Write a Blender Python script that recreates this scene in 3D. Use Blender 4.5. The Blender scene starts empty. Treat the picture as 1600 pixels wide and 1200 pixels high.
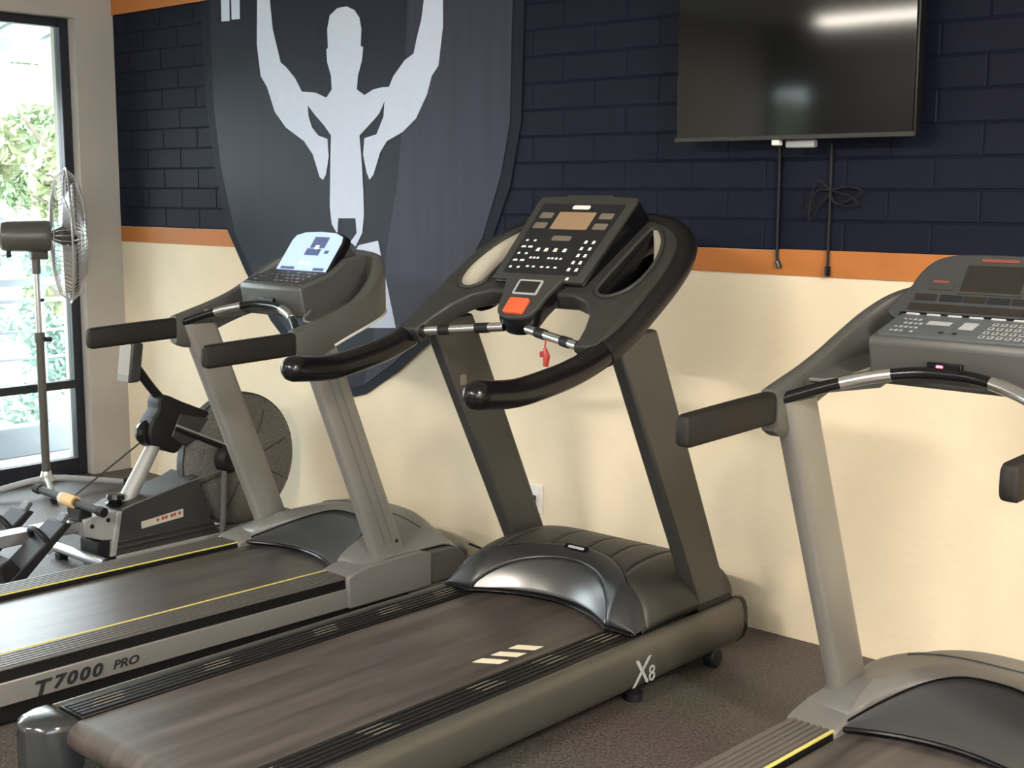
import bpy, bmesh, math, random
from math import sin, cos, pi, radians, sqrt, exp
from mathutils import Vector, Matrix
random.seed(7)
S = bpy.context.scene
COL = S.collection

# ------------------------------------------------------------------ camera
FPX = 2047.5
CAM = Vector((0, 0, 1.55))
YAW, PITCH, ROLL = radians(41.924), radians(8.401), radians(0.178)
fw = Vector((-sin(YAW) * cos(PITCH), cos(YAW) * cos(PITCH), -sin(PITCH)))
rt0 = Vector((cos(YAW), sin(YAW), 0))
up0 = rt0.cross(fw)
rt = rt0 * cos(ROLL) + up0 * sin(ROLL)
up = up0 * cos(ROLL) - rt0 * sin(ROLL)
cd = bpy.data.cameras.new('camera')
cd.sensor_fit = 'HORIZONTAL'; cd.sensor_width = 36.0; cd.lens = FPX / 1600 * 36.0
cd.clip_start = 0.05; cd.clip_end = 200
co = bpy.data.objects.new('camera', cd); COL.objects.link(co)
co.matrix_world = Matrix(((rt.x, up.x, -fw.x, CAM.x), (rt.y, up.y, -fw.y, CAM.y), (rt.z, up.z, -fw.z, CAM.z), (0, 0, 0, 1)))
S.camera = co
WALL_Y, WALL_X, BACK_Y, RIGHT_X, CEIL = 3.945, -6.42, -2.95, 2.2, 3.0

def wallpt(px, py):                       # a photo pixel seen on the front wall -> (x, z) on it
    d = fw + rt * ((px - 800) / FPX) + up * ((600 - py) / FPX)
    p = CAM + d * ((WALL_Y - CAM.y) / d.y)
    return (p.x, p.z)

# ------------------------------------------------------------------ world, exposure, large lights
w = bpy.data.worlds.new('overcast_sky'); S.world = w; w.use_nodes = True
bg = w.node_tree.nodes['Background']
bg.inputs[0].default_value = (0.86, 0.93, 1.0, 1); bg.inputs[1].default_value = 4.6
S.view_settings.view_transform = 'Standard'; S.view_settings.look = 'None'
S.view_settings.gamma = 1.0; S.view_settings.use_curve_mapping = False
S.view_settings.exposure = 1.5
LAMPS = [(1.05, 1.35, 98), (-2.2, -1.6, 132), (-4.9, -2.25, 34), (-0.4, -2.3, 48)]
WARM = (1.0, 0.91, 0.80)

# ------------------------------------------------------------------ materials
def mat(name, col, rough=0.5, metal=0.0, var=0.0, vscale=8.0, bump=0.0, bscale=60.0, stretch=None, coat=0.0, emit=None, estr=0.0, spec=None):
    m = bpy.data.materials.new(name); m.use_nodes = True
    nt = m.node_tree; b = nt.nodes['Principled BSDF']
    b.inputs['Base Color'].default_value = (*col, 1)
    b.inputs['Roughness'].default_value = rough; b.inputs['Metallic'].default_value = metal
    if spec is not None: b.inputs['Specular IOR Level'].default_value = spec
    if coat: b.inputs['Coat Weight'].default_value = coat; b.inputs['Coat Roughness'].default_value = 0.15
    if emit: b.inputs['Emission Color'].default_value = (*emit, 1); b.inputs['Emission Strength'].default_value = estr
    if var or bump:
        tc = nt.nodes.new('ShaderNodeTexCoord'); mp = nt.nodes.new('ShaderNodeMapping')
        nt.links.new(tc.outputs['Object'], mp.inputs['Vector'])
        if stretch: mp.inputs['Scale'].default_value = stretch
    if var:
        n = nt.nodes.new('ShaderNodeTexNoise'); n.inputs['Scale'].default_value = vscale; n.inputs['Detail'].default_value = 4
        nt.links.new(mp.outputs[0], n.inputs['Vector'])
        r = nt.nodes.new('ShaderNodeValToRGB')
        r.color_ramp.elements[0].position = 0.3; r.color_ramp.elements[1].position = 0.7
        r.color_ramp.elements[0].color = (*[max(0, c * (1 - var)) for c in col], 1)
        r.color_ramp.elements[1].color = (*[min(1, c * (1 + var)) for c in col], 1)
        nt.links.new(n.outputs['Fac'], r.inputs[0]); nt.links.new(r.outputs[0], b.inputs['Base Color'])
    if bump:
        n2 = nt.nodes.new('ShaderNodeTexNoise'); n2.inputs['Scale'].default_value = bscale; n2.inputs['Detail'].default_value = 3
        nt.links.new(mp.outputs[0], n2.inputs['Vector'])
        bp = nt.nodes.new('ShaderNodeBump'); bp.inputs['Strength'].default_value = bump; bp.inputs['Distance'].default_value = 0.01
        nt.links.new(n2.outputs['Fac'], bp.inputs['Height']); nt.links.new(bp.outputs[0], b.inputs['Normal'])
    return m

M = {}
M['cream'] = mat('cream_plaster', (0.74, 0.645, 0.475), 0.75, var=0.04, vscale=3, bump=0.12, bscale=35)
M['shaded_cream'] = mat('shaded_cream_plaster', (0.40, 0.375, 0.335), 0.75, var=0.04, vscale=3, bump=0.12, bscale=35)  # left wall's dim light put into a darker, greyer plaster colour
M['fill_cut_wall'] = mat('fill_cutting_charcoal', (0.14, 0.14, 0.15), 0.7, var=0.05)  # unseen back wall made dark to cut fill and dim the television
M['navy'] = mat('navy_paint', (0.0055, 0.0070, 0.0185), 0.6, var=0.10, vscale=6, bump=0.15, bscale=70, spec=0.15)
M['navy_joint'] = mat('navy_joint_paint', (0.0052, 0.0066, 0.0175), 0.7, var=0.1, bump=0.2, spec=0.1)
M['orange'] = mat('orange_paint', (0.44, 0.15, 0.028), 0.6, var=0.06, vscale=5, bump=0.1)
M['shield_dark'] = mat('shield_border_paint', (0.0095, 0.0115, 0.021), 0.6, var=0.08, spec=0.15)
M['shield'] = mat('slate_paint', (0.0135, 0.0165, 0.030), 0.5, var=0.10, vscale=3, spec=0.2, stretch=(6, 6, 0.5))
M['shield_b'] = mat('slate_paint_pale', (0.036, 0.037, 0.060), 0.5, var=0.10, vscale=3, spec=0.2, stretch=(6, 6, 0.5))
M['figure'] = mat('white_mural_paint', (0.55, 0.61, 0.745), 0.6, var=0.02, vscale=20)
M['ceiling'] = mat('ceiling_paint', (0.75, 0.73, 0.68), 0.8, var=0.02)
M['black_pl'] = mat('black_plastic', (0.006, 0.006, 0.0065), 0.42, bump=0.05, bscale=300, spec=0.3)
M['gloss_blk'] = mat('glossy_black_plastic', (0.004, 0.004, 0.005), 0.22, spec=0.35)
M['rubber'] = mat('black_rubber', (0.008, 0.008, 0.009), 0.55, spec=0.3, bump=0.15, bscale=200)
M['x_metal'] = mat('bronze_grey_metal', (0.10, 0.096, 0.082), 0.42, metal=0.6, var=0.03)
M['x_upright'] = mat('charcoal_metal', (0.060, 0.059, 0.055), 0.42, metal=0.45, var=0.03)
M['x_shell'] = mat('charcoal_console_plastic', (0.026, 0.026, 0.024), 0.42, spec=0.35, bump=0.04, bscale=400)
M['x_panel'] = mat('grey_panel_plastic', (0.036, 0.036, 0.033), 0.5, spec=0.3, bump=0.04, bscale=400)
M['membrane'] = mat('membrane_black', (0.012, 0.013, 0.016), 0.45, spec=0.3)
M['lcd_tan'] = mat('tan_lcd', (0.26, 0.17, 0.10), 0.4, emit=(0.62, 0.40, 0.22), estr=0.03)
M['tan_icon'] = mat('tan_window', (0.15, 0.125, 0.098), 0.5)
M['white_ink'] = mat('white_ink', (0.75, 0.75, 0.72), 0.5)
M['chrome'] = mat('chrome', (0.75, 0.75, 0.75), 0.18, metal=1.0)
M['steel'] = mat('brushed_steel', (0.55, 0.55, 0.54), 0.33, metal=0.9, var=0.05)
M['silver_hood'] = mat('silver_paint', (0.13, 0.13, 0.13), 0.30, metal=0.8)
M['collar'] = mat('graphite_plastic', (0.018, 0.019, 0.020), 0.32)
M['hood_dark'] = mat('dark_hood_plastic', (0.024, 0.023, 0.021), 0.5, bump=0.06, bscale=300)
M['red'] = mat('red_plastic', (0.75, 0.10, 0.035), 0.4)
M['red_dark'] = mat('dark_red_plastic', (0.32, 0.03, 0.02), 0.45)
M['belt'] = mat('worn_brown_belt', (0.050, 0.042, 0.036), 0.36, var=0.45, vscale=5, stretch=(4.5, 0.3, 1), bump=0.05, bscale=300)
M['belt_b'] = mat('worn_grey_belt', (0.048, 0.042, 0.040), 0.30, var=0.45, vscale=5, stretch=(4.5, 0.3, 1), bump=0.05, bscale=300)
M['belt_mark'] = mat('cream_print', (0.62, 0.55, 0.42), 0.6)
M['cap_grey'] = mat('pale_grey_plastic', (0.34, 0.35, 0.36), 0.35)
M['cap_mid'] = mat('dark_grey_cap_plastic', (0.020, 0.022, 0.024), 0.16)
M['trim_white'] = mat('satin_white_trim', (0.55, 0.55, 0.53), 0.35)
M['dull_red'] = mat('dull_red_print', (0.16, 0.045, 0.035), 0.5)
M['liner'] = mat('cream_liner_plastic', (0.50, 0.46, 0.37), 0.4)
M['t_metal'] = mat('silver_grey_paint', (0.215, 0.205, 0.185), 0.42, metal=0.35, var=0.03)
M['t_plastic'] = mat('slate_grey_plastic', (0.062, 0.062, 0.056), 0.45, bump=0.04, bscale=300)
M['t_rim'] = mat('mid_grey_plastic', (0.060, 0.059, 0.056), 0.42, bump=0.04, bscale=300)
M['t_hood'] = mat('grey_hood_plastic', (0.125, 0.122, 0.114), 0.42, bump=0.05, bscale=300)
M['t_dish'] = mat('dark_grey_dish_plastic', (0.036, 0.039, 0.041), 0.42)
M['t_grip'] = mat('brown_black_foam', (0.0105, 0.009, 0.0075), 0.6, spec=0.25, bump=0.1, bscale=300)
M['t_strip'] = mat('grey_ribbed_strip', (0.075, 0.068, 0.062), 0.40)
M['yellow'] = mat('yellow_line', (0.55, 0.47, 0.12), 0.45)
M['side_silver'] = mat('side_board_silver', (0.21, 0.20, 0.185), 0.40, metal=0.4)
M['text_dark'] = mat('dark_print', (0.012, 0.012, 0.014), 0.5)
M['screen_blue'] = mat('lit_screen', (0.3, 0.4, 0.6), 0.3, emit=(0.46, 0.60, 0.92), estr=0.26)
M['screen_ui'] = mat('screen_picture', (0.05, 0.07, 0.14), 0.3, emit=(0.10, 0.13, 0.27), estr=0.25)
M['screen_ui2'] = mat('screen_pale_icon', (0.4, 0.5, 0.6), 0.3, emit=(0.78, 0.87, 1.0), estr=0.4)
M['led_glass'] = mat('dark_led_glass', (0.018, 0.016, 0.014), 0.2)
M['key_blue'] = mat('bluish_key_foil', (0.075, 0.088, 0.092), 0.4)
M['led_red'] = mat('red_led', (0.8, 0.05, 0.08), 0.3, emit=(1, 0.1, 0.16), estr=2.2)
M['tv_screen'] = mat('tv_glass', (0.004, 0.0045, 0.0045), 0.07, spec=0.35)
M['frame_dark'] = mat('dark_aluminium', (0.022, 0.024, 0.034), 0.4, metal=0.3)
M['white_pl'] = mat('white_plastic', (0.75, 0.74, 0.70), 0.4)
M['rower_grey'] = mat('rower_grey_plastic', (0.030, 0.030, 0.029), 0.5, bump=0.05, bscale=200)
M['rower_pale'] = mat('rower_pale_grey', (0.30, 0.30, 0.29), 0.45, metal=0.2)
M['mesh_grey'] = mat('perforated_steel_mesh', (0.15, 0.145, 0.13), 0.55, metal=0.3, var=0.35, vscale=120, bump=0.8, bscale=160)
M['mon_face'] = mat('monitor_face_beige', (0.20, 0.165, 0.125), 0.5)
M['wood_tan'] = mat('tan_wood', (0.55, 0.36, 0.16), 0.45)
M['fan_body'] = mat('fan_brown_grey', (0.075, 0.07, 0.06), 0.35)
M['wire'] = mat('fan_wire_chrome', (0.42, 0.40, 0.40), 0.35, metal=0.6)
M['leaf_a'] = mat('leaf_green', (0.19, 0.25, 0.14), 0.6, var=0.3, vscale=2)
M['leaf_b'] = mat('leaf_yellow_green', (0.30, 0.33, 0.19), 0.6, var=0.3, vscale=2)
M['leaf_c'] = mat('leaf_blue_green', (0.18, 0.27, 0.24), 0.6, var=0.3, vscale=2)
M['bark'] = mat('bark', (0.16, 0.13, 0.10), 0.8, var=0.2, bump=0.5, bscale=30)
M['patio'] = mat('pale_paving', (0.60, 0.57, 0.53), 0.8, var=0.08)
M['grass'] = mat('grass_ground', (0.30, 0.34, 0.26), 0.9, var=0.3, vscale=3)
M['rail_grey'] = mat('railing_grey_paint', (0.20, 0.23, 0.27), 0.5)
M['roof_white'] = mat('white_roof_sheet', (0.78, 0.82, 0.78), 0.5)
M['beam'] = mat('grey_beam_paint', (0.33, 0.37, 0.41), 0.6)
M['tube'] = mat('lit_tube', (1, 0.95, 0.85), 0.4, emit=WARM, estr=9.0)

def floor_mat():
    m = bpy.data.materials.new('speckled_carpet'); m.use_nodes = True; nt = m.node_tree; b = nt.nodes['Principled BSDF']
    b.inputs['Roughness'].default_value = 0.5
    tc = nt.nodes.new('ShaderNodeTexCoord')
    n = nt.nodes.new('ShaderNodeTexNoise'); n.inputs['Scale'].default_value = 115; n.inputs['Detail'].default_value = 2
    n3 = nt.nodes.new('ShaderNodeTexNoise'); n3.inputs['Scale'].default_value = 1.7
    r = nt.nodes.new('ShaderNodeValToRGB')
    r.color_ramp.elements[0].position = 0.35; r.color_ramp.elements[0].color = (0.035, 0.031, 0.028, 1)
    r.color_ramp.elements[1].position = 0.66; r.color_ramp.elements[1].color = (0.125, 0.108, 0.092, 1)
    nt.links.new(tc.outputs['Object'], n.inputs['Vector']); nt.links.new(tc.outputs['Object'], n3.inputs['Vector'])
    nt.links.new(n.outputs['Fac'], r.inputs[0])
    mx = nt.nodes.new('ShaderNodeMix'); mx.data_type = 'RGBA'; mx.blend_type = 'MULTIPLY'; mx.inputs[0].default_value = 0.35
    nt.links.new(r.outputs[0], mx.inputs[6]); nt.links.new(n3.outputs['Color'], mx.inputs[7])
    nt.links.new(mx.outputs[2], b.inputs['Base Color'])
    bp = nt.nodes.new('ShaderNodeBump'); bp.inputs['Strength'].default_value = 0.5; bp.inputs['Distance'].default_value = 0.004
    nt.links.new(n.outputs['Fac'], bp.inputs['Height']); nt.links.new(bp.outputs[0], b.inputs['Normal'])
    return m
M['floor'] = floor_mat()

def glass_mat():
    m = bpy.data.materials.new('window_glass'); m.use_nodes = True; nt = m.node_tree
    for n in list(nt.nodes):
        if n.type != 'OUTPUT_MATERIAL': nt.nodes.remove(n)
    out = nt.nodes['Material Output']
    t = nt.nodes.new('ShaderNodeBsdfTransparent'); t.inputs[0].default_value = (0.95, 0.97, 0.96, 1)
    g = nt.nodes.new('ShaderNodeBsdfGlossy'); g.inputs['Roughness'].default_value = 0.02
    fr = nt.nodes.new('ShaderNodeFresnel'); fr.inputs[0].default_value = 1.35
    mx = nt.nodes.new('ShaderNodeMixShader')
    nt.links.new(fr.outputs[0], mx.inputs[0]); nt.links.new(t.outputs[0], mx.inputs[1]); nt.links.new(g.outputs[0], mx.inputs[2])
    nt.links.new(mx.outputs[0], out.inputs[0])
    return m
M['glass'] = glass_mat()

# ------------------------------------------------------------------ mesh helpers
class MB:
    def __init__(s): s.v = []; s.f = []
    def add(s, v, f):
        o = len(s.v); s.v += [tuple(p) for p in v]; s.f += [tuple(i + o for i in q) for q in f]; return s
    def box(s, x0, x1, y0, y1, z0, z1):
        return s.add([(x, y, z) for x in (x0, x1) for y in (y0, y1) for z in (z0, z1)],
                     [(0, 1, 3, 2), (4, 6, 7, 5), (0, 4, 5, 1), (2, 3, 7, 6), (0, 2, 6, 4), (1, 5, 7, 3)])
    def prism(s, poly, axis, a, b):           # poly in the two other axes, in order (y,z) / (x,z) / (x,y)
        def P(q, t): return {'x': (t, q[0], q[1]), 'y': (q[0], t, q[1]), 'z': (q[0], q[1], t)}[axis]
        n = len(poly)
        return s.add([P(q, a) for q in poly] + [P(q, b) for q in poly],
                     [tuple(range(n))[::-1], tuple(range(n, 2 * n))] + [(i, (i + 1) % n, n + (i + 1) % n, n + i) for i in range(n)])
    def loft(s, rings, caps=True, closed=True):
        n = len(rings[0]); v = [p for r in rings for p in r]; f = []
        for k in range(len(rings) - 1):
            for i in range(n if closed else n - 1):
                j = (i + 1) % n; f.append((k * n + i, k * n + j, (k + 1) * n + j, (k + 1) * n + i))
        if caps: f += [tuple(range(n))[::-1], tuple(range((len(rings) - 1) * n, len(rings) * n))]
        return s.add(v, f)
    def tube(s, path, r, n=12, rb=None, ref=(0, 0, 1), round_end=False):
        P = [Vector(p) for p in path]; m = len(P)
        R = r if isinstance(r, (list, tuple)) else [r] * m
        rings = []
        prev = None
        for i in range(m):
            t = (P[min(i + 1, m - 1)] - P[max(i - 1, 0)]).normalized()
            a = Vector(ref) if prev is None else prev
            b = t.cross(a)
            if b.length < 1e-4: b = t.cross(Vector((1, 0.1, 0)))
            b.normalize(); a = b.cross(t).normalized(); prev = a
            q = (rb / r if rb and not isinstance(r, (list, tuple)) else (rb if rb else 1.0))
            rings.append([P[i] + (a * cos(2 * pi * k / n) + b * sin(2 * pi * k / n) * q) * R[i] for k in range(n)])
        if round_end:
            def dome(ring, c, d, rad):
                return [[c + (p - c) * cos(x) + d * rad * sin(x) for p in ring] for x in (0.5, 0.95, 1.3)]
            d0 = (P[0] - P[1]).normalized(); d1 = (P[-1] - P[-2]).normalized()
            rings = dome(rings[0], P[0], d0, R[0])[::-1] + rings + dome(rings[-1], P[-1], d1, R[-1])
        return s.loft(rings)
    def lathe(s, prof, origin, axis, n=32):   # prof: (radius, along)
        ax = Vector(axis).normalized(); a = ax.orthogonal().normalized(); b = ax.cross(a); o = Vector(origin)
        return s.loft([[o + ax * h + (a * cos(2 * pi * k / n) + b * sin(2 * pi * k / n)) * max(r, 1e-4) for k in range(n)] for r, h in prof])
    def grid(s, fn, us, ts):
        n = len(us); v = [fn(u, t) for t in ts for u in us]
        return s.add(v, [(k * n + i, k * n + i + 1, (k + 1) * n + i + 1, (k + 1) * n + i) for k in range(len(ts) - 1) for i in range(n - 1)])

def link(name, me, m, parent=None, bevel=0.0, solid=0.0, smooth=35, soff=-1.0):
    o = bpy.data.objects.new(name, me); COL.objects.link(o)
    if m is not None:
        me.materials.clear(); me.materials.append(M[m] if isinstance(m, str) else m)
    if smooth:
        for p in me.polygons: p.use_smooth = True
        me.set_sharp_from_angle(angle=radians(smooth))
    if parent: o.parent = parent
    if solid:
        md = o.modifiers.new('thickness', 'SOLIDIFY'); md.thickness = solid; md.offset = soff
    if bevel:
        md = o.modifiers.new('edge', 'BEVEL'); md.width = bevel; md.segments = 2; md.limit_method = 'ANGLE'; md.angle_limit = radians(40)
        md.harden_normals = False
    return o
def fixn(me):
    bm = bmesh.new(); bm.from_mesh(me); bmesh.ops.remove_doubles(bm, verts=bm.verts, dist=1e-6)
    bmesh.ops.recalc_face_normals(bm, faces=bm.faces); bm.to_mesh(me); bm.free()
def obj(name, mb, m, parent=None, bevel=0.0, solid=0.0, smooth=35, soff=-1.0):
    me = bpy.data.meshes.new(name); me.from_pydata(mb.v, [], mb.f)
    if not solid: fixn(me)
    me.update()
    return link(name, me, m, parent, bevel, solid, smooth, soff)
def tag(o, label, cat, group=None):
    o['label'] = label; o['category'] = cat
    if group: o['group'] = group
    return o
def struct(o, label=None):
    o['kind'] = 'structure'
    if label: o['label'] = label
    return o
def thing(name, label, cat, loc, rz=0.0, group=None):
    o = bpy.data.objects.new(name, None); COL.objects.link(o); o.empty_display_size = 0.1
    o.location = loc; o.rotation_euler = (0, 0, rz)
    return tag(o, label, cat, group)
def cat_rom(pts, k=6, closed=False):
    P = [Vector(p) for p in pts]; n = len(P); out = []
    rng = range(n) if closed else range(n - 1)
    for i in rng:
        p0 = P[(i - 1) % n] if closed else P[max(i - 1, 0)]
        p1 = P[i]; p2 = P[(i + 1) % n]
        p3 = P[(i + 2) % n] if closed else P[min(i + 2, n - 1)]
        for j in range(k):
            t = j / k
            out.append(0.5 * ((2 * p1) + (p2 - p0) * t + (2 * p0 - 5 * p1 + 4 * p2 - p3) * t * t + (3 * p1 - p0 - 3 * p2 + p3) * t ** 3))
    if not closed: out.append(P[-1])
    return out
def sm2(pts, k=5, closed=True):
    return [(p.x, p.y) for p in cat_rom([(a, b, 0) for a, b in pts], k, closed)]
def curve_mesh(splines, depth, bevel=0.0):
    cu = bpy.data.curves.new('tmp', 'CURVE'); cu.dimensions = '2D'; cu.fill_mode = 'BOTH'
    cu.extrude = max(depth / 2 - bevel, 0.0); cu.bevel_depth = bevel; cu.bevel_resolution = 2; cu.offset = -bevel
    for s in splines:
        sp = cu.splines.new('POLY'); sp.points.add(len(s) - 1); sp.use_cyclic_u = True
        for p, q in zip(sp.points, s): p.co = (q[0], q[1], 0, 1)
    return conv(cu)
def conv(cu):
    o = bpy.data.objects.new('tmp', cu); COL.objects.link(o)
    dg = bpy.context.evaluated_depsgraph_get(); me = bpy.data.meshes.new_from_object(o.evaluated_get(dg))
    bpy.data.objects.remove(o); bpy.data.curves.remove(cu)
    return me
def frame(o, x, y):                            # matrix with given origin, local x and y axes
    x = Vector(x).normalized(); y = Vector(y); z = x.cross(y).normalized(); y = z.cross(x)
    return Matrix(((x.x, y.x, z.x, o[0]), (x.y, y.y, z.y, o[1]), (x.z, y.z, z.z, o[2]), (0, 0, 0, 1)))
def plate(name, splines, depth, mtx, m, parent=None, bevel=0.0, zoff=0.0):
    me = curve_mesh(splines, depth, bevel)
    me.transform(Matrix.Translation((0, 0, zoff))); me.transform(mtx); fixn(me)
    return link(name, me, m, parent)
def text(name, s, size, mtx, m, parent=None, shear=0.0, depth=0.001, align='LEFT', bold=0.0, track=1.0, sx=1.0):
    cu = bpy.data.curves.new('txt', 'FONT'); cu.body = s; cu.size = size; cu.shear = shear; cu.extrude = depth; cu.align_x = align
    cu.resolution_u = 3; cu.offset = bold; cu.space_character = track
    me = conv(cu); me.transform(Matrix.Diagonal((sx, 1, 1, 1))); me.transform(mtx)
    return link(name, me, m, parent, smooth=0)
def rect(u0, u1, v0, v1, r=0.0, n=4):
    if r <= 0: return [(u0, v0), (u1, v0), (u1, v1), (u0, v1)]
    out = []
    for cx, cy, a in ((u1 - r, v0 + r, -pi / 2), (u1 - r, v1 - r, 0), (u0 + r, v1 - r, pi / 2), (u0 + r, v0 + r, pi)):
        for k in range(n + 1):
            t = a + pi / 2 * k / n; out.append((cx + r * cos(t), cy + r * sin(t)))
    return out
def mir(pts): return [(-a, b) for a, b in pts]
def lin(a, b, n): return [a + (b - a) * i / (n - 1) for i in range(n)]

# ------------------------------------------------------------------ room shell
struct(obj('floor', MB().box(WALL_X - 0.25, RIGHT_X + 0.2, BACK_Y - 0.2, WALL_Y + 0.2, -0.12, 0), 'floor', smooth=0), 'dark speckled carpet floor')
struct(obj('ceiling', MB().box(WALL_X - 0.25, RIGHT_X + 0.2, BACK_Y - 0.2, WALL_Y + 0.2, CEIL, CEIL + 0.12), 'ceiling', smooth=0), 'plain ceiling')
wf = struct(obj('wall_front', MB().box(WALL_X - 0.25, RIGHT_X + 0.2, WALL_Y, WALL_Y + 0.2, 0, CEIL), 'cream', smooth=0), 'front wall, cream plaster below painted navy brick')
W2 = (-6.41, -5.98, 0.0, 2.50)                 # x0, x1, z0, z1 of a door added for the television reflection
mb = MB().box(WALL_X - 0.25, W2[0], BACK_Y - 0.2, BACK_Y, 0, CEIL).box(W2[1], RIGHT_X + 0.2, BACK_Y - 0.2, BACK_Y, 0, CEIL).box(W2[0], W2[1], BACK_Y - 0.2, BACK_Y, W2[3], CEIL)
struct(obj('wall_back', mb, 'fill_cut_wall', smooth=0), 'unseen dark back wall with an added narrow glazed door')
W3 = (-2.7, 1.2, 1.15, 2.85)  # unseen window added to bring side light onto the front wall
mb = MB(); XR = RIGHT_X + 0.2
mb.box(RIGHT_X, XR, BACK_Y, W3[0], 0, CEIL).box(RIGHT_X, XR, W3[1], WALL_Y, 0, CEIL).box(RIGHT_X, XR, W3[0], W3[1], 0, W3[2]).box(RIGHT_X, XR, W3[0], W3[1], W3[3], CEIL)
struct(obj('wall_right', mb, 'cream', smooth=0), 'unseen right wall with an added wide window')
# left wall with two openings
W1 = (1.0, 3.715, 0.0, 2.435)
mb = MB(); X0, X1 = WALL_X - 0.25, WALL_X
mb.box(X0, X1, W1[1], WALL_Y, 0, CEIL).box(X0, X1, BACK_Y, W1[0], 0, CEIL)
mb.box(X0, X1, W1[0], W1[1], W1[3], CEIL)
struct(obj('wall_left', mb, 'shaded_cream', smooth=0), 'left wall with tall window opening')

# navy painted brick, each brick a child of the front wall
ZB, CH = 1.352, 0.1016
def nb(): return MB()
bk = obj('navy_field', MB().box(WALL_X, RIGHT_X, WALL_Y - 0.003, WALL_Y, ZB, ZB + CH * 11), 'navy_joint', wf, smooth=0); bk.name = 'joint_paint'
bl, bh, bd, ch = 0.296 / 2, 0.098 / 2, 0.0028, 0.0045
bv = [(sx * bl, 0, sz * bh) for sz in (-1, 1) for sx in (-1, 1)] + [(sx * (bl - ch), -bd, sz * (bh - ch)) for sz in (-1, 1) for sx in (-1, 1)]
bf = [(4, 5, 7, 6), (0, 1, 5, 4), (3, 2, 6, 7), (1, 3, 7, 5), (2, 0, 4, 6)]
bme = bpy.data.meshes.new('brick'); bme.from_pydata(bv, [], bf); bme.materials.append(M['navy']); fixn(bme)
for c in range(11):
    x = -2.829 + (0.0 if c % 2 == 1 else 0.15) - 0.3 * 13 + 0.15
    while x < -0.55:
        if x - 0.15 > WALL_X - 0.2:
            lo = max(x - 0.147, WALL_X + 0.002); hi = x + 0.147
            if hi - lo > 0.06:
                o = bpy.data.objects.new('brick', bme); COL.objects.link(o); o.parent = wf
                o.location = ((lo + hi) / 2, WALL_Y - 0.002 + random.uniform(-0.0006, 0.0006), ZB + CH * (c + 0.5))
                o.scale.x = (hi - lo) / 0.294; o.rotation_euler.z = random.uniform(-0.003, 0.003)
        x += 0.3
struct(obj('trim_1', MB().box(WALL_X, -2.318, WALL_Y - 0.004, WALL_Y, 1.268, 1.350).box(-2.318, RIGHT_X, WALL_Y - 0.005, WALL_Y, 1.268, 1.356), 'orange', smooth=0), 'orange painted stripe between cream plaster and navy brick')
struct(obj('trim_2', MB().box(WALL_X, RIGHT_X, WALL_Y - 0.012, WALL_Y, ZB + CH * 11, 2.68), 'orange', smooth=0), 'orange painted stripe above navy brick')

# ------------------------------------------------------------------ mural: shield with a white figure
def wp(L): return [wallpt(a, b) for a, b in L]
MW = frame((0, WALL_Y, 0), (1, 0, 0), (0, 0, 1))     # x right, y up, z towards the room (-Y)
mural = thing('shield_mural', 'dark grey shield mural with white figure raising both arms, on navy wall', 'mural', (-4.45, WALL_Y - 0.007, 1.6))
mural_inv = Matrix.Translation((4.45, -(WALL_Y - 0.007), -1.6))
MM = mural_inv @ MW
def mp(name, px, d, z, m, parent, smooth=False, k=4):
    P = wp(px)
    return plate(name, [sm2(P, k) if smooth else P], d, MM, m, parent, 0.0, z)
outer = [(312, -70), (316, 0), (324, 160), (338, 262), (358, 360), (386, 424), (425, 500), (470, 560), (520, 604), (548, 621), (575, 615), (625, 580), (680, 530), (735, 450), (772, 372), (800, 290), (817, 190), (822, 0), (824, -70)]
mp('shield_border', outer, 0.002, 0.0090, 'shield_dark', mural)
inner = [(327, -70), (330, 0), (337, 168), (349, 266), (371, 366), (398, 428), (434, 492), (477, 549), (524, 591), (550, 606), (572, 601), (617, 568), (668, 519), (720, 440), (757, 371), (786, 273), (800, 190), (804, 0), (806, -70)]
sh = mp('shield_field', inner, 0.002, 0.0105, 'shield', mural)
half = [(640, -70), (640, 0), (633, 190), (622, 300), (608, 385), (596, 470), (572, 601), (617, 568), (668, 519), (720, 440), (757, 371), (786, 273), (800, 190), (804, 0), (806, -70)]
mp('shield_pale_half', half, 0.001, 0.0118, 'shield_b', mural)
fig = [(405.7, -60), (405.5, 0), (405, 70), (411, 119), (421, 136.5), (433, 175), (450.5, 199.5), (478.5, 220.5), (492.5, 241.5), (503, 276.5), (508, 281), (513, 273), (517, 245), (515, 217),
       (501, 212), (491, 199.5), (485.5, 182), (484, 164.5), (496, 180), (510, 196), (521, 212), (520, 245), (519, 322), (522, 350), (531, 366), (532, 341), (559, 341), (561, 364), (551, 378), (559, 385), (569.5, 364), (572, 336),
       (571, 297.5), (568, 245), (565, 212), (580, 196), (596, 178), (604.5, 158), (603, 182), (592, 210), (573, 216), (571, 241.5), (576.5, 269.5), (581, 281), (587, 273), (597.5, 238), (608, 220.5), (632.5, 206.5), (653.5, 185.5),
       (671, 147), (678, 119), (688.5, 103), (690, 91), (695.5, 42), (695.5, 0), (694, -60), (668, -60), (666, 0), (662, 31.5), (655, 59.5), (650, 84), (636, 94.5), (618.5, 119), (611.5, 136), (601, 136.5), (587, 140), (573, 149),
       (561, 140), (562.5, 119), (569, 94.5), (571, 74), (567, 72), (568, 45.5), (565, 28), (557, 16), (545, 10.5), (531, 13), (519, 24.5), (515, 45.5), (516, 75), (513.5, 78), (515, 98), (521, 119), (522, 140), (513.5, 153),
       (496, 145), (482, 144), (475, 143.5), (464.5, 122.5), (450.5, 105), (442, 98), (429.5, 45.5), (425, 0), (424, -60)]
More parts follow.
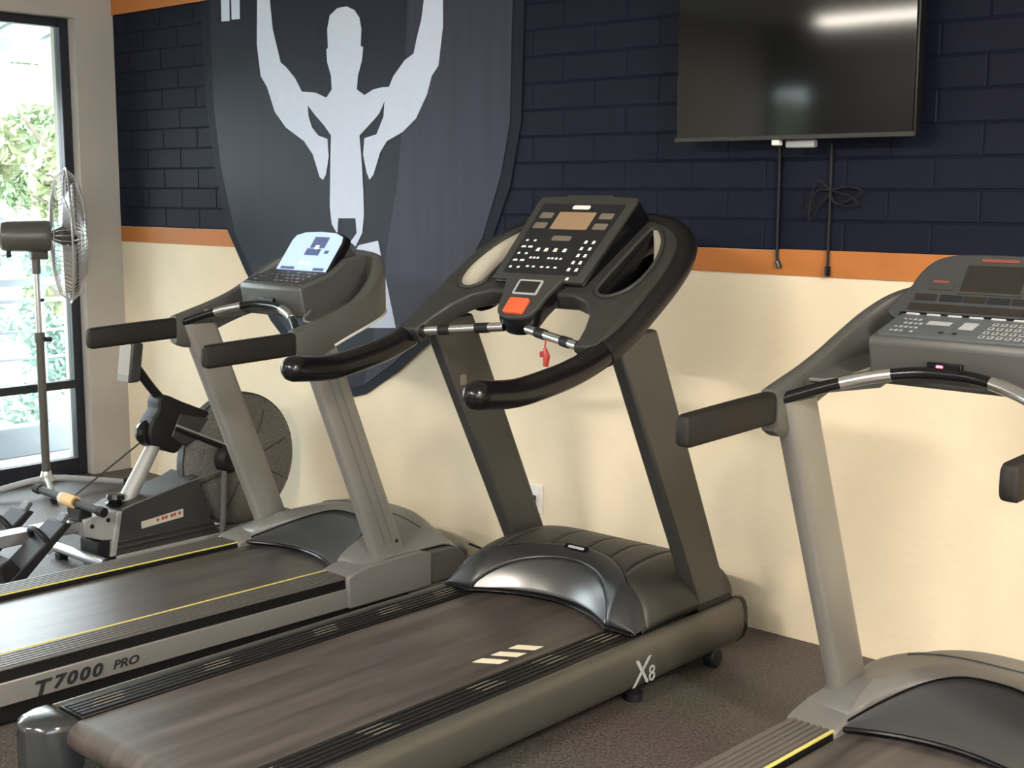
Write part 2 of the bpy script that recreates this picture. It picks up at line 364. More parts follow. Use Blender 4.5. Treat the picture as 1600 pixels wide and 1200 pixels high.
mp('white_figure', fig, 0.002, 0.0130, 'figure', mural)
mp('white_leg', [(564, 383), (594, 376), (603, 420), (617, 488), (622, 512), (566, 512), (557, 395)], 0.002, 0.0130, 'figure', mural)
for a, b, c in ((349, 362, 33), (365, 378, 30)):
    mp('white_letter_stroke', [(a - 1, -40), (b - 1, -40), (b, c), (a + 0.5, c + 1)], 0.002, 0.0125, 'figure', mural)

# ------------------------------------------------------------------ window, door glazing
def glazing(name, W, label, mids):
    y0, y1, z0, z1 = W; xf0, xf1 = WALL_X - 0.125, WALL_X - 0.065
    root = bpy.data.objects.new(name, None); COL.objects.link(root); root.location = (WALL_X - 0.1, (y0 + y1) / 2, 0); struct(root, label)
    o = root.location
    def bx(nm, a, b, c, d, x0=xf0, x1=xf1, m='frame_dark', bev=0.004):
        return obj(nm, MB().box(x0 - o.x, x1 - o.x, a - o.y, b - o.y, c, d), m, root, bev)
    bx('frame_stile', y1 - 0.052, y1, z0, z1); bx('frame_stile', y0, y0 + 0.052, z0, z1)
    bx('frame_head', y0 + 0.052, y1 - 0.052, z1 - 0.045, z1); bx('frame_sill', y0 + 0.052, y1 - 0.052, z0, 0.092)
    ed = [y0 + 0.052] + [m for m in mids] + [y1 - 0.052]
    for m in mids: bx('mullion', m - 0.03, m + 0.03, 0.092, z1 - 0.045)
    for i in range(len(ed) - 1):
        a = ed[i] + (0.03 if i else 0); b = ed[i + 1] - (0.03 if i < len(ed) - 2 else 0)
        bx('mid_rail', a, b, 0.478, 0.522)
        bx('pane', a, b, 0.092, 0.478, WALL_X - 0.097, WALL_X - 0.092, 'glass', 0)
        bx('pane', a, b, 0.522, z1 - 0.045, WALL_X - 0.097, WALL_X - 0.092, 'glass', 0)
    return root
glazing('window_1', W1, 'dark framed floor-length window in left wall', (1.9, 2.8))
d1 = bpy.data.objects.new('added_door_1', None); COL.objects.link(d1); d1.location = ((W2[0] + W2[1]) / 2, BACK_Y - 0.1, 0); struct(d1, 'narrow glazed door added in the back wall for the television reflection')
hw = (W2[1] - W2[0]) / 2
for a, b in ((-hw, -hw + 0.035), (hw - 0.035, hw)): obj('frame_stile', MB().box(a, b, -0.03, 0.03, 0, 2.5), 'frame_dark', d1, 0.003)
for a, b in ((0, 0.09), (2.46, 2.5)): obj('frame_rail', MB().box(-hw + 0.035, hw - 0.035, -0.03, 0.03, a, b), 'frame_dark', d1, 0.003)
obj('pane', MB().box(-hw + 0.035, hw - 0.035, -0.003, 0.003, 0.09, 2.46), 'glass', d1, smooth=0)
w3 = bpy.data.objects.new('added_window_2', None); COL.objects.link(w3); w3.location = (RIGHT_X + 0.1, -0.75, W3[2]); struct(w3, 'wide dark framed window added in the right wall for side light')
for k in range(4):
    yy = -1.95 + 1.3 * k; obj('mullion', MB().box(-0.03, 0.03, yy - 0.03, yy + 0.03, 0.05, 1.65), 'frame_dark', w3, 0.004)
for z in (0.0, 1.65): obj('frame_bar', MB().box(-0.03, 0.03, -1.95, 1.95, z, z + 0.05), 'frame_dark', w3, 0.004)
for k in range(3): obj('pane', MB().box(-0.003, 0.003, -1.92 + 1.3 * k, -0.68 + 1.3 * k, 0.05, 1.65), 'glass', w3, smooth=0)
for i, W in enumerate((W1, W1, W3)):           # daylight portals in the openings
    if i == 1: continue
    ld = bpy.data.lights.new('window_daylight', 'AREA'); ld.shape = 'RECTANGLE'; ld.size = W[1] - W[0]; ld.size_y = W[3] - W[2]
    ld.cycles.is_portal = True
    lo = bpy.data.objects.new('window_daylight', ld); COL.objects.link(lo)
    lo.matrix_world = frame((RIGHT_X + 0.21, (W[0] + W[1]) / 2, (W[2] + W[3]) / 2), (0, -1, 0), (0, 0, 1)) if i == 2 else frame((WALL_X - 0.26, (W[0] + W[1]) / 2, (W[2] + W[3]) / 2), (0, -1, 0), (0, 0, 1)) @ Matrix.Rotation(pi, 4, 'Y')

# ------------------------------------------------------------------ unseen ceiling lamps, added to set the shadow directions
for i, (x, y, e) in enumerate(LAMPS):
    t = thing('unseen_tube_light', ('added twin tube ceiling light nearest the front wall', 'added twin tube ceiling light near the middle of the room', 'twin tube ceiling light mirrored in the television', 'added twin tube ceiling light by the right end of the back wall')[i], 'ceiling light', (x, y, CEIL), 0, 'unseen ceiling tube lights')
    obj('housing', MB().box(-0.62, 0.62, -0.07, 0.07, -0.05, 0), 'white_pl', t, 0.006)
    for s in (-1, 1): obj('tube', MB().tube([(-0.6, s * 0.035, -0.066), (0.6, s * 0.035, -0.066)], 0.015, 10), 'tube', t)
    ld = bpy.data.lights.new('tube_glow', 'AREA'); ld.shape = 'RECTANGLE'; ld.size = 1.2; ld.size_y = 0.16; ld.energy = e; ld.color = WARM
    lo = bpy.data.objects.new('tube_glow', ld); COL.objects.link(lo); lo.parent = t; lo.location = (0, 0, -0.09)

# ------------------------------------------------------------------ television and cables
TVY = 3.80
t = thing('television', 'large black flat television hung high on navy wall', 'television', (-2.225, TVY, 1.72))
obj('cabinet', MB().box(-0.437, 0.437, 0.012, 0.055, 0, 0.525), 'black_pl', t, 0.006)
obj('screen', MB().box(-0.43, 0.43, 0.004, 0.0125, 0.010, 0.518), 'tv_screen', t, 0.001)
obj('bottom_bezel', MB().box(-0.437, 0.437, 0.0, 0.02, -0.004, 0.011), 'x_panel', t, 0.002)
obj('wall_bracket', MB().box(-0.2, 0.2, 0.05, WALL_Y - TVY - 0.01, 0.12, 0.4), 'black_pl', t, 0.004)
obj('sensor_block', MB().box(-0.055, -0.028, 0.004, 0.03, -0.022, -0.003), 'white_pl', t, 0.003)
obj('cable_clip', MB().box(-0.02, 0.085, 0.03, 0.06, -0.030, -0.004), 'cap_grey', t, 0.006)
def hang(name, pts, r, label, m='rubber'):
    c = thing(name, label, 'cable', (pts[-1][0], WALL_Y, pts[-1][2])); b = Vector(c.location)
    obj('cord', MB().tube([Vector(p) - b for p in cat_rom(pts, 6)], r, 8), m, c)
    return c, b
wy = WALL_Y - 0.018
c, b = hang('hanging_cable', [(-2.318, wy, 1.705), (-2.318, wy, 1.66), (-2.318, wy, 1.5), (-2.318, wy, 1.33), (-2.312, wy, 1.305)], 0.005, 'short black cable from television ending on orange stripe, left one')
obj('plug', MB().tube([(-0.004, -0.018, 0.01), (0.006, -0.018, -0.012)], 0.009, 8), 'gloss_blk', c)
obj('trunking', MB().box(-0.022, -0.008, -0.016, -0.003, 0.06, 0.36), 'navy_joint', c, 0.003)
c, b = hang('hanging_cable', [(-2.126, wy, 1.705), (-2.126, wy, 1.64), (-2.126, wy, 1.5), (-2.126, wy, 1.36), (-2.126, wy, 1.285)], 0.005, 'long black cable with plug from television, tied with loose loops, right one')
obj('plug', MB().tube([(0, -0.018, 0.02), (0, -0.018, -0.012)], 0.010, 8), 'gloss_blk', c)
for k in range(4):
    a = [(0, -0.02, 0.27), (0.06 * (-1) ** k + 0.02, -0.03 - 0.004 * k, 0.25 + 0.015 * k), (0.10 * (-1) ** k + 0.01 * k, -0.03, 0.22 + 0.02 * (k % 3) - 0.05 * (k % 2)), (0.03 * (-1) ** k, -0.025, 0.225), (0, -0.02, 0.26)]
    obj('cord_loop', MB().tube(cat_rom(a, 6), 0.003, 6), 'rubber', c)
t = thing('wall_socket', 'white wall socket with black plug behind the black treadmill', 'socket', (-3.43, WALL_Y, 0.31))
obj('face_plate', MB().box(-0.06, 0.06, -0.012, 0, -0.06, 0.06), 'white_pl', t, 0.004)
obj('plug', MB().box(-0.012, 0.034, -0.05, -0.012, -0.04, 0.018), 'rubber', t, 0.008)
obj('switch', MB().box(0.036, 0.05, -0.016, -0.012, 0.022, 0.047), 'white_pl', t, 0.001)
obj('cord', MB().tube(cat_rom([(0.01, -0.045, -0.02), (0.0, -0.07, -0.09), (-0.02, -0.08, -0.17), (0.02, -0.15, -0.22), (-0.02, -0.22, -0.19), (-0.08, -0.29, -0.15)], 6), 0.005, 8), 'rubber', t)

# ================================================================== black treadmill "X8"
XC, Y0 = -2.695, 3.0
def L(*p): return (p[0], p[1] - Y0, p[2])
X8 = thing('treadmill', 'black treadmill marked X8 with curved handlebars and red stop button', 'treadmill', (XC, Y0, 0), 0, 'treadmills facing the wall')
def sx(poly, s): return [(s * a, b) for a, b in poly]
rail_prof = [(0.404, 0.196), (0.414, 0.2), (0.428, 0.197), (0.439, 0.186), (0.446, 0.165), (0.449, 0.135), (0.449, 0.105), (0.444, 0.08), (0.434, 0.06), (0.42, 0.05), (0.404, 0.048)]
for s in (-1, 1):
    rl = obj('side_rail', MB().prism(sx(rail_prof, s), 'y', 1.655 - Y0, 3.67 - Y0), 'x_metal', X8, 0.0)
    big = [((a - 0.424) * 1.05 + 0.424, (b - 0.124) * 1.04 + 0.124) for a, b in rail_prof]
    sm = [((a - 0.424) * 0.6 + 0.424, (b - 0.124) * 0.8 + 0.124) for a, b in rail_prof]
    R3 = lambda P, y: [(s * a, y - Y0, b) for a, b in P]
    obj('front_cap', MB().loft([R3(big, 3.67), R3(big, 3.69), R3(sm, 3.705)]), 'gloss_blk', X8)
    fs = obj('foot_strip', MB().box(min(s * 0.288, s * 0.402), max(s * 0.288, s * 0.402), 1.66 - Y0, 3.40 - Y0, 0.165, 0.199), 'black_pl', X8, 0.003)
    rb = MB()
    for k in range(5): u = s * (0.302 + 0.0195 * k); rb.box(u - 0.006, u + 0.006, 1.665 - Y0, 3.2 - Y0, 0.199, 0.2025)
    obj('grip_ribs', rb, 'black_pl', fs, 0.0012)
    for ya in (1.70, 2.05, 2.45, 2.72, 2.97):
        mk = MB()
        for k in range(1, 4): u = s * (0.302 + 0.0195 * k); yy = ya + 0.012 * k; mk.box(u - 0.0020, u + 0.0020, yy - Y0, yy + 0.09 - Y0, 0.2024, 0.2031)
        obj('grip_mark', mk, 'tan_icon', fs, smooth=0)
    cap = [(0.284, 1.66), (0.284, 1.60), (0.30, 1.56), (0.34, 1.53), (0.385, 1.53), (0.425, 1.55), (0.447, 1.595), (0.449, 1.66)]
    plate('rear_corner_cap', [sx(cap, s)], 0.157, frame((0, -Y0, 0.125), (1, 0, 0), (0, 1, 0)), 'cap_mid', X8, 0.03)
    # upright
    def upy(z): return 3.47 - 0.5 * (z - 0.19)
    a, b2 = s * 0.355, s * 0.408
    u = MB().loft([[L(a, upy(z), z), L(b2, upy(z), z), L(b2, upy(z) + d, z), L(a, upy(z) + d, z)] for z, d in ((0.15, 0.172), (1.14, 0.205))])
    obj('upright', u, 'x_upright', X8, 0.010)
    obj('upright_boot', MB().prism([(upy(.19) - 0.02 - Y0, 0.198), (upy(.19) + 0.195 - Y0, 0.198), (upy(.22) + 0.185 - Y0, 0.222), (upy(.22) - 0.012 - Y0, 0.222)], 'x', s * 0.345, s * 0.412), 'black_pl', X8, 0.004)
    obj('foot', MB().lathe([(0.0, 0.0), (0.03, 0.0), (0.03, 0.025), (0.012, 0.03), (0.012, 0.06)], L(s * 0.40, 1.9, 0), (0, 0, 1), 16), 'rubber', X8)
    obj('foot', MB().lathe([(0.0, 0.0), (0.03, 0.0), (0.03, 0.025), (0.012, 0.03), (0.012, 0.06)], L(s * 0.40, 3.12, 0), (0, 0, 1), 16), 'rubber', X8)
    obj('transport_wheel', MB().lathe([(0.0, -0.02), (0.028, -0.02), (0.034, -0.014), (0.034, 0.014), (0.028, 0.02), (0.0, 0.02)], L(s * 0.425, 3.52, 0.034), (1, 0, 0), 20), 'rubber', X8)
obj('sticker', MB().box(-0.3555, -0.354, 3.135 - Y0, 3.165 - Y0, 0.90, 0.935), 'tan_icon', X8, smooth=0)
obj('deck_frame', MB().box(-0.404, 0.404, 1.70 - Y0, 3.66 - Y0, 0.055, 0.165), 'black_pl', X8, 0.004)
# belt with its wrap around the rear roller
pr = [(3.30, 0.193)] + [(1.655, 0.193)] + [(1.655 - 0.042 * sin(a), 0.151 + 0.042 * cos(a)) for a in lin(0.3, pi, 9)] + [(3.30, 0.109)]
obj('running_belt', MB().prism([(y - Y0, z) for y, z in pr], 'x', -0.283, 0.283), 'belt', X8)
for k in range(3):
    y = 2.64 + 0.078 * k
    obj('belt_mark', MB().prism([(0.172, y - Y0), (0.24, y - Y0 + 0.042), (0.24, y - Y0 + 0.085), (0.172, y - Y0 + 0.043)], 'z', 0.1931, 0.1937), 'belt_mark', X8, smooth=0)
# motor hood
def yf(u):
    a = abs(u)
    return 3.222 - 0.107 * (a / 0.29) ** 2 if a < 0.29 else 3.115 - 0.0 * a
def hz(u, y):
    d = max(y - yf(u), 0); A = max(1 - min(abs(u) / 0.4085, 1) ** 7, 0) ** 0.5
    H = 0.165 * (1 - exp(-d / 0.068)); back = 0.055 * max(0, (y - 3.42) / 0.25) ** 2
    return 0.2035 + max(A * (H - back), 0)
def dca(u): return 0.085 * max(1 - (abs(u) / 0.29) ** 2, 0) ** 0.8
def dcb(u): return 0.055 + 0.095 * (1 - (abs(u) / 0.41) ** 2)
us = [0.4083 * sin(a) for a in lin(-pi / 2, pi / 2, 61)]
def S3(y0f, y1f, lift=0.0):
    def fn(u, t):
        y = y0f(u) + (y1f(u) - y0f(u)) * t
        return L(u, y - lift * 0.5, hz(u, y) + lift)
    return fn
obj('hood_lip', MB().grid(S3(lambda u: yf(u) - 0.012, lambda u: yf(u) + 0.004), [u for u in us if abs(u) < .405], lin(0, 1, 3)), 'gloss_blk', X8, solid=0.006, soff=1)
obj('silver_crescent', MB().grid(S3(yf, lambda u: yf(u) + dca(u), 0.003), lin(-0.288, 0.288, 41), lin(0, 1, 9)), 'silver_hood', X8, solid=0.006)
obj('hood_collar', MB().grid(S3(lambda u: yf(u) + dca(u), lambda u: yf(u) + dcb(u), 0.006), us, lin(0, 1, 9)), 'collar', X8, solid=0.008)
g = [-0.4083, -0.27, -0.13, 0.005, 0.13, 0.25, 0.4083]
for i in range(6):
    a, b2 = g[i] + (0.004 if i else 0), g[i + 1] - (0.004 if i < 5 else 0)
    uu = lin(a, b2, 9) if 0 < i < 5 else [a + (b2 - a) * (sin(t) if i == 5 else 1 - cos(t)) for t in lin(0, pi / 2, 12)]
    obj('hood_panel', MB().grid(S3(lambda u: yf(u) + dcb(u) - 0.008, lambda u: 3.655), uu, lin(0, 1, 14)), 'hood_dark', X8, solid=0.01)
obj('hood_core', MB().grid(S3(lambda u: yf(u) + 0.03, lambda u: 3.645, -0.006), us, lin(0, 1, 12)), 'gloss_blk', X8, solid=0.004)
obj('hood_back', MB().prism([(-0.405, 0.07), (0.405, 0.07), (0.405, 0.2), (0.37, 0.27), (-0.37, 0.27), (-0.405, 0.2)], 'y', 3.62 - Y0, 3.655 - Y0), 'black_pl', X8, 0.01)
y = 3.39; nb_ = Vector((0, -0.55, 0.83))
plate('logo_badge', [rect(-0.052, 0.052, -0.013, 0.013, 0.012)], 0.006, frame(L(-0.02, 3.352, hz(-0.02, 3.352) + 0.008), (1, 0, 0), (0, 0.8, 0.6)), 'gloss_blk', X8, 0.001)
plate('logo_mark', [rect(-0.034, 0.034, -0.005, 0.005, 0.0045)], 0.008, frame(L(-0.02, 3.352, hz(-0.02, 3.352) + 0.008), (1, 0, 0), (0, 0.8, 0.6)), 'cap_grey', X8, 0.0)
tm = frame(L(0.4496, 3.046, 0.068), (0, 1, 0), (0, 0, 1))
text('lettering', 'X', 0.118, tm, 'cap_grey', X8, shear=0.18)
text('lettering', '8', 0.072, frame(L(0.4496, 3.128, 0.066), (0, 1, 0), (0, 0, 1)), 'cap_grey', X8)

# console of the X8
AW = radians(33); WV = Vector((0, cos(AW), sin(AW))); WN = Vector((0, -sin(AW), cos(AW)))
WO = Vector(L(0, 3.12, 1.25)); MWg = frame(WO, (1, 0, 0), WV)
def wg(u, v, n=0.0): return WO + Vector((u, 0, 0)) + WV * v + WN * n
half_out = [(0.33, -0.262), (0.40, -0.262), (0.412, -0.16), (0.415, -0.05), (0.415, 0.09), (0.402, 0.19), (0.368, 0.275), (0.31, 0.335), (0.23, 0.372), (0.10, 0.39)]
in_cut = [(0.0, -0.035), (0.10, -0.035), (0.17, -0.035), (0.235, -0.06), (0.285, -0.115), (0.31, -0.18)]
out = in_cut + [(0.33, -0.262)] + sm2(half_out[1:], 3, False)
outl = out + mir(out)[::-1][:-1]
hole = sm2([(0.232, 0.035), (0.24, -0.005), (0.275, -0.028), (0.315, -0.02), (0.35, 0.02), (0.365, 0.09), (0.355, 0.18), (0.322, 0.262), (0.275, 0.32), (0.244, 0.33), (0.234, 0.29), (0.232, 0.16)], 4)
def scale2(P, k, c=None):
    cx = sum(p[0] for p in P) / len(P) if c is None else c[0]; cy = sum(p[1] for p in P) / len(P) if c is None else c[1]
    return [((a - cx) * k + cx, (b - cy) * k + cy) for a, b in P]
plate('console_shell', [outl, hole, mir(hole)[::-1]], 0.062, MWg, 'x_shell', X8, 0.012, -0.028)
for s in (-1, 1):
    H = hole if s > 0 else mir(hole)
    rim = obj('holder_rim', MB().tube([wg(a, b, 0.004) for a, b in H] + [wg(*H[0], 0.004)], 0.006, 8), 'x_panel', X8)
    def cupw(I, lin_=False): return MB().loft([[wg(*scale2(H, k_)[i], d_) for i in I] for k_, d_ in ((0.985, 0.0), (0.97 if not lin_ else 0.78, -0.05), (0.94 if not lin_ else 0.5, -0.10))], caps=False, closed=False)
    cup = obj('bottle_holder', cupw(list(range(36, 48)) + list(range(0, 13))), 'gloss_blk', X8, solid=0.003, soff=1 if s < 0 else -1)
    obj('holder_liner', cupw(range(12, 37), True), 'liner', cup, solid=0.003, soff=1 if s < 0 else -1)
    Hb = scale2(H, 0.94); n = len(Hb); fl = MB(); fl.add([wg(a, b, -0.10) for a, b in Hb], [tuple(range(n))]); obj('holder_floor', fl, 'gloss_blk', cup, smooth=0)
    # handlebar
    hp = [(0.376, 2.445, 1.022), (0.381, 2.58, 1.012), (0.386, 2.70, 1.024), (0.391, 2.83, 1.048), (0.396, 2.95, 1.088), (0.402, 3.06, 1.147), (0.406, 3.16, 1.215), (0.406, 3.25, 1.278), (0.394, 3.33, 1.335), (0.362, 3.395, 1.378), (0.308, 3.44, 1.41), (0.23, 3.472, 1.432), (0.11, 3.487, 1.442)]
    path = cat_rom([L(s * a, b, c) for a, b, c in hp], 5)
    i0 = 20
    obj('handle_grip', MB().tube(path[:i0 + 1], 0.0395, 20, round_end=True), 'gloss_blk', X8)
    obj('handle_frame', MB().tube(path[i0:], 0.041, 20, round_end=True), 'black_pl', X8)
    obj('grip_ring', MB().tube([path[i0] - (path[i0 + 1] - path[i0]).normalized() * 0.004, path[i0] + (path[i0 + 1] - path[i0]).normalized() * 0.004], 0.0425, 20), 'rubber', X8)
    # chrome pulse bar with black sleeves
    A, B = Vector(L(s * 0.05, 3.018, 1.128)), Vector(L(s * 0.365, 2.925, 1.098))
    bar = obj('pulse_bar', MB().tube([A, B], 0.0145, 14), 'chrome', X8)
    d = B - A
    obj('black_sleeve', MB().tube([A + d * 0.16, A + d * 0.30], 0.0165, 14), 'rubber', bar)
    obj('black_sleeve', MB().tube([A + d * 0.58, A + d * 0.70], 0.0165, 14), 'rubber', bar)
    obj('black_sleeve', MB().tube([A + d * 0.86, A + d * 0.97], 0.022, 14), 'rubber', bar)
# raised instrument panel
AP = radians(44); PV = Vector((0, cos(AP), sin(AP))); PN = Vector((0, -sin(AP), cos(AP))); PO = Vector(L(0, 3.118, 1.268)); MP = frame(PO, (1, 0, 0), PV)
def pg(u, v, n=0.0): return PO + Vector((u, 0, 0)) + PV * v + PN * n
bx8 = [pg(-0.185, 0, -0.002), pg(0.185, 0, -0.002), pg(0.202, 0.362, -0.002), pg(-0.202, 0.362, -0.002), wg(-0.185, 0.0, -0.03), wg(0.185, 0.0, -0.03), wg(0.202, 0.385, -0.03), wg(-0.202, 0.385, -0.03)]
obj('panel_housing', MB().add(bx8, [(0, 1, 2, 3), (7, 6, 5, 4), (0, 4, 5, 1), (1, 5, 6, 2), (2, 6, 7, 3), (3, 7, 4, 0)]), 'gloss_blk', X8, 0.006)
pn = plate('instrument_panel', [[(-0.185, -0.004), (0.185, -0.004), (0.203, 0.345), (0.197, 0.364), (0.10, 0.370), (0.09, 0.376), (-0.09, 0.376), (-0.10, 0.370), (-0.197, 0.364), (-0.203, 0.345)]], 0.012, MP, 'x_panel', X8, 0.003, 0.004)
plate('membrane', [[(-0.152, 0.022), (0.152, 0.022), (0.171, 0.326), (0.166, 0.332), (-0.166, 0.332), (-0.171, 0.326)]], 0.003, MP, 'membrane', pn, 0, 0.0105)
plate('lcd', [rect(-0.076, 0.076, 0.216, 0.293, 0.004)], 0.002, MP, 'lcd_tan', pn, 0, 0.0125)
plate('brand_mark', [rect(-0.036, 0.036, 0.307, 0.324, 0.007)], 0.002, MP, 'white_ink', pn, 0, 0.0125)
for s in (-1, 1):
    for v in (0.268, 0.222): plate('display_window', [rect(s * 0.124 - 0.027, s * 0.124 + 0.027, v - 0.004, v + 0.022, 0.005)], 0.002, MP, 'tan_icon', pn, 0, 0.0125)
plate('display_window', [rect(-0.038, 0.038, 0.165, 0.186, 0.005)], 0.002, MP, 'tan_icon', pn, 0, 0.0125)
rnd = random.Random(3); keys = MB()
def key(u, v, w=0.006, h=0.006):
    P = [(u - w, v - h), (u + w, v - h), (u + w * 0.8, v + h), (u - w * 0.8, v + h)]
    keys.add([pg(a, b, 0.0128) for a, b in P], [(0, 1, 2, 3)])
for r, v in enumerate((0.163, 0.135, 0.105, 0.075, 0.045)):
    for u in (-0.135, -0.103): key(u + rnd.uniform(-.003, .003), v, 0.006 + 0.004 * (r % 2), 0.0042)
    for u in (0.108, 0.138): key(u + rnd.uniform(-.002, .002), v, 0.0062, 0.0068)
for u in (-0.066, -0.032, 0.006, 0.044): key(u, 0.124, 0.008, 0.0075)
for u in (-0.075, -0.06, -0.045, 0.0, 0.015, 0.032, 0.05): key(u, 0.088, 0.0055, 0.004)
for u in (-0.065, -0.04, -0.005, 0.02, 0.05): key(u, 0.050, 0.007, 0.0035)
key(0.125, 0.006, 0.006, 0.006)
kk = obj('key_legends', keys, 'white_ink', pn, smooth=0); kk['kind'] = 'stuff'
# centre pod with stop button
AD = radians(47); DV = Vector((0, cos(AD), sin(AD))); DO = Vector(L(0, 3.11, 1.277)); MD = frame(DO, (1, 0, 0), DV); DN = Vector((0, -sin(AD), cos(AD)))
pod = sm2([(0.115, 0.0), (0.105, -0.03), (0.088, -0.075), (0.078, -0.125), (0.055, -0.155), (0.0, -0.165), (-0.055, -0.155), (-0.078, -0.125), (-0.088, -0.075), (-0.105, -0.03), (-0.115, 0.0)], 3, False)
pt = plate('pod_top', [pod], 0.016, MD, 'x_panel', X8, 0.004, 0.0)
pb = MB(); n = len(pod)
rg = []
PD = Vector((0, 0.30, -1.0))
for z, k in ((-0.004, 0.985), (-0.02, 1.0), (-0.045, 0.97), (-0.06, 0.88), (-0.068, 0.72)):
    rg.append([DO + Vector((a * k, 0, 0)) + DV * ((b + 0.06) * k - 0.06) + PD * -z for a, b in pod])
obj('pod_body', pb.loft(rg), 'gloss_blk', X8)
plate('pod_display', [rect(-0.042, 0.042, -0.066, -0.020, 0.002)], 0.003, MD, 'led_glass', pt, 0, 0.009)
plate('display_bezel', [rect(-0.050, 0.050, -0.073, -0.014, 0.006), rect(-0.042, 0.042, -0.066, -0.020)], 0.004, MD, 'cap_grey', pt, 0.0, 0.009)
plate('stop_button', [rect(-0.040, 0.040, -0.150, -0.090, 0.008)], 0.018, MD, 'red', pt, 0.005, 0.010)
k = thing('safety_key', 'small red safety clip hanging under the X8 pulse bar', 'safety key', (XC + 0.165, 2.968, 1.028))
obj('clip', MB().tube([(0, 0, 0), (0.004, 0, 0.03), (-0.004, 0, 0.055)], [0.008, 0.011, 0.006], 8), 'red_dark', k)
obj('clip_wing', MB().box(-0.022, 0.002, -0.004, 0.004, 0.026, 0.044), 'red_dark', k, 0.003)
obj('cord', MB().tube(cat_rom([(-0.004, 0, 0.055), (-0.003, 0.001, 0.065), (0.0, 0.0, 0.078)], 4), 0.0025, 6), 'red_dark', k)

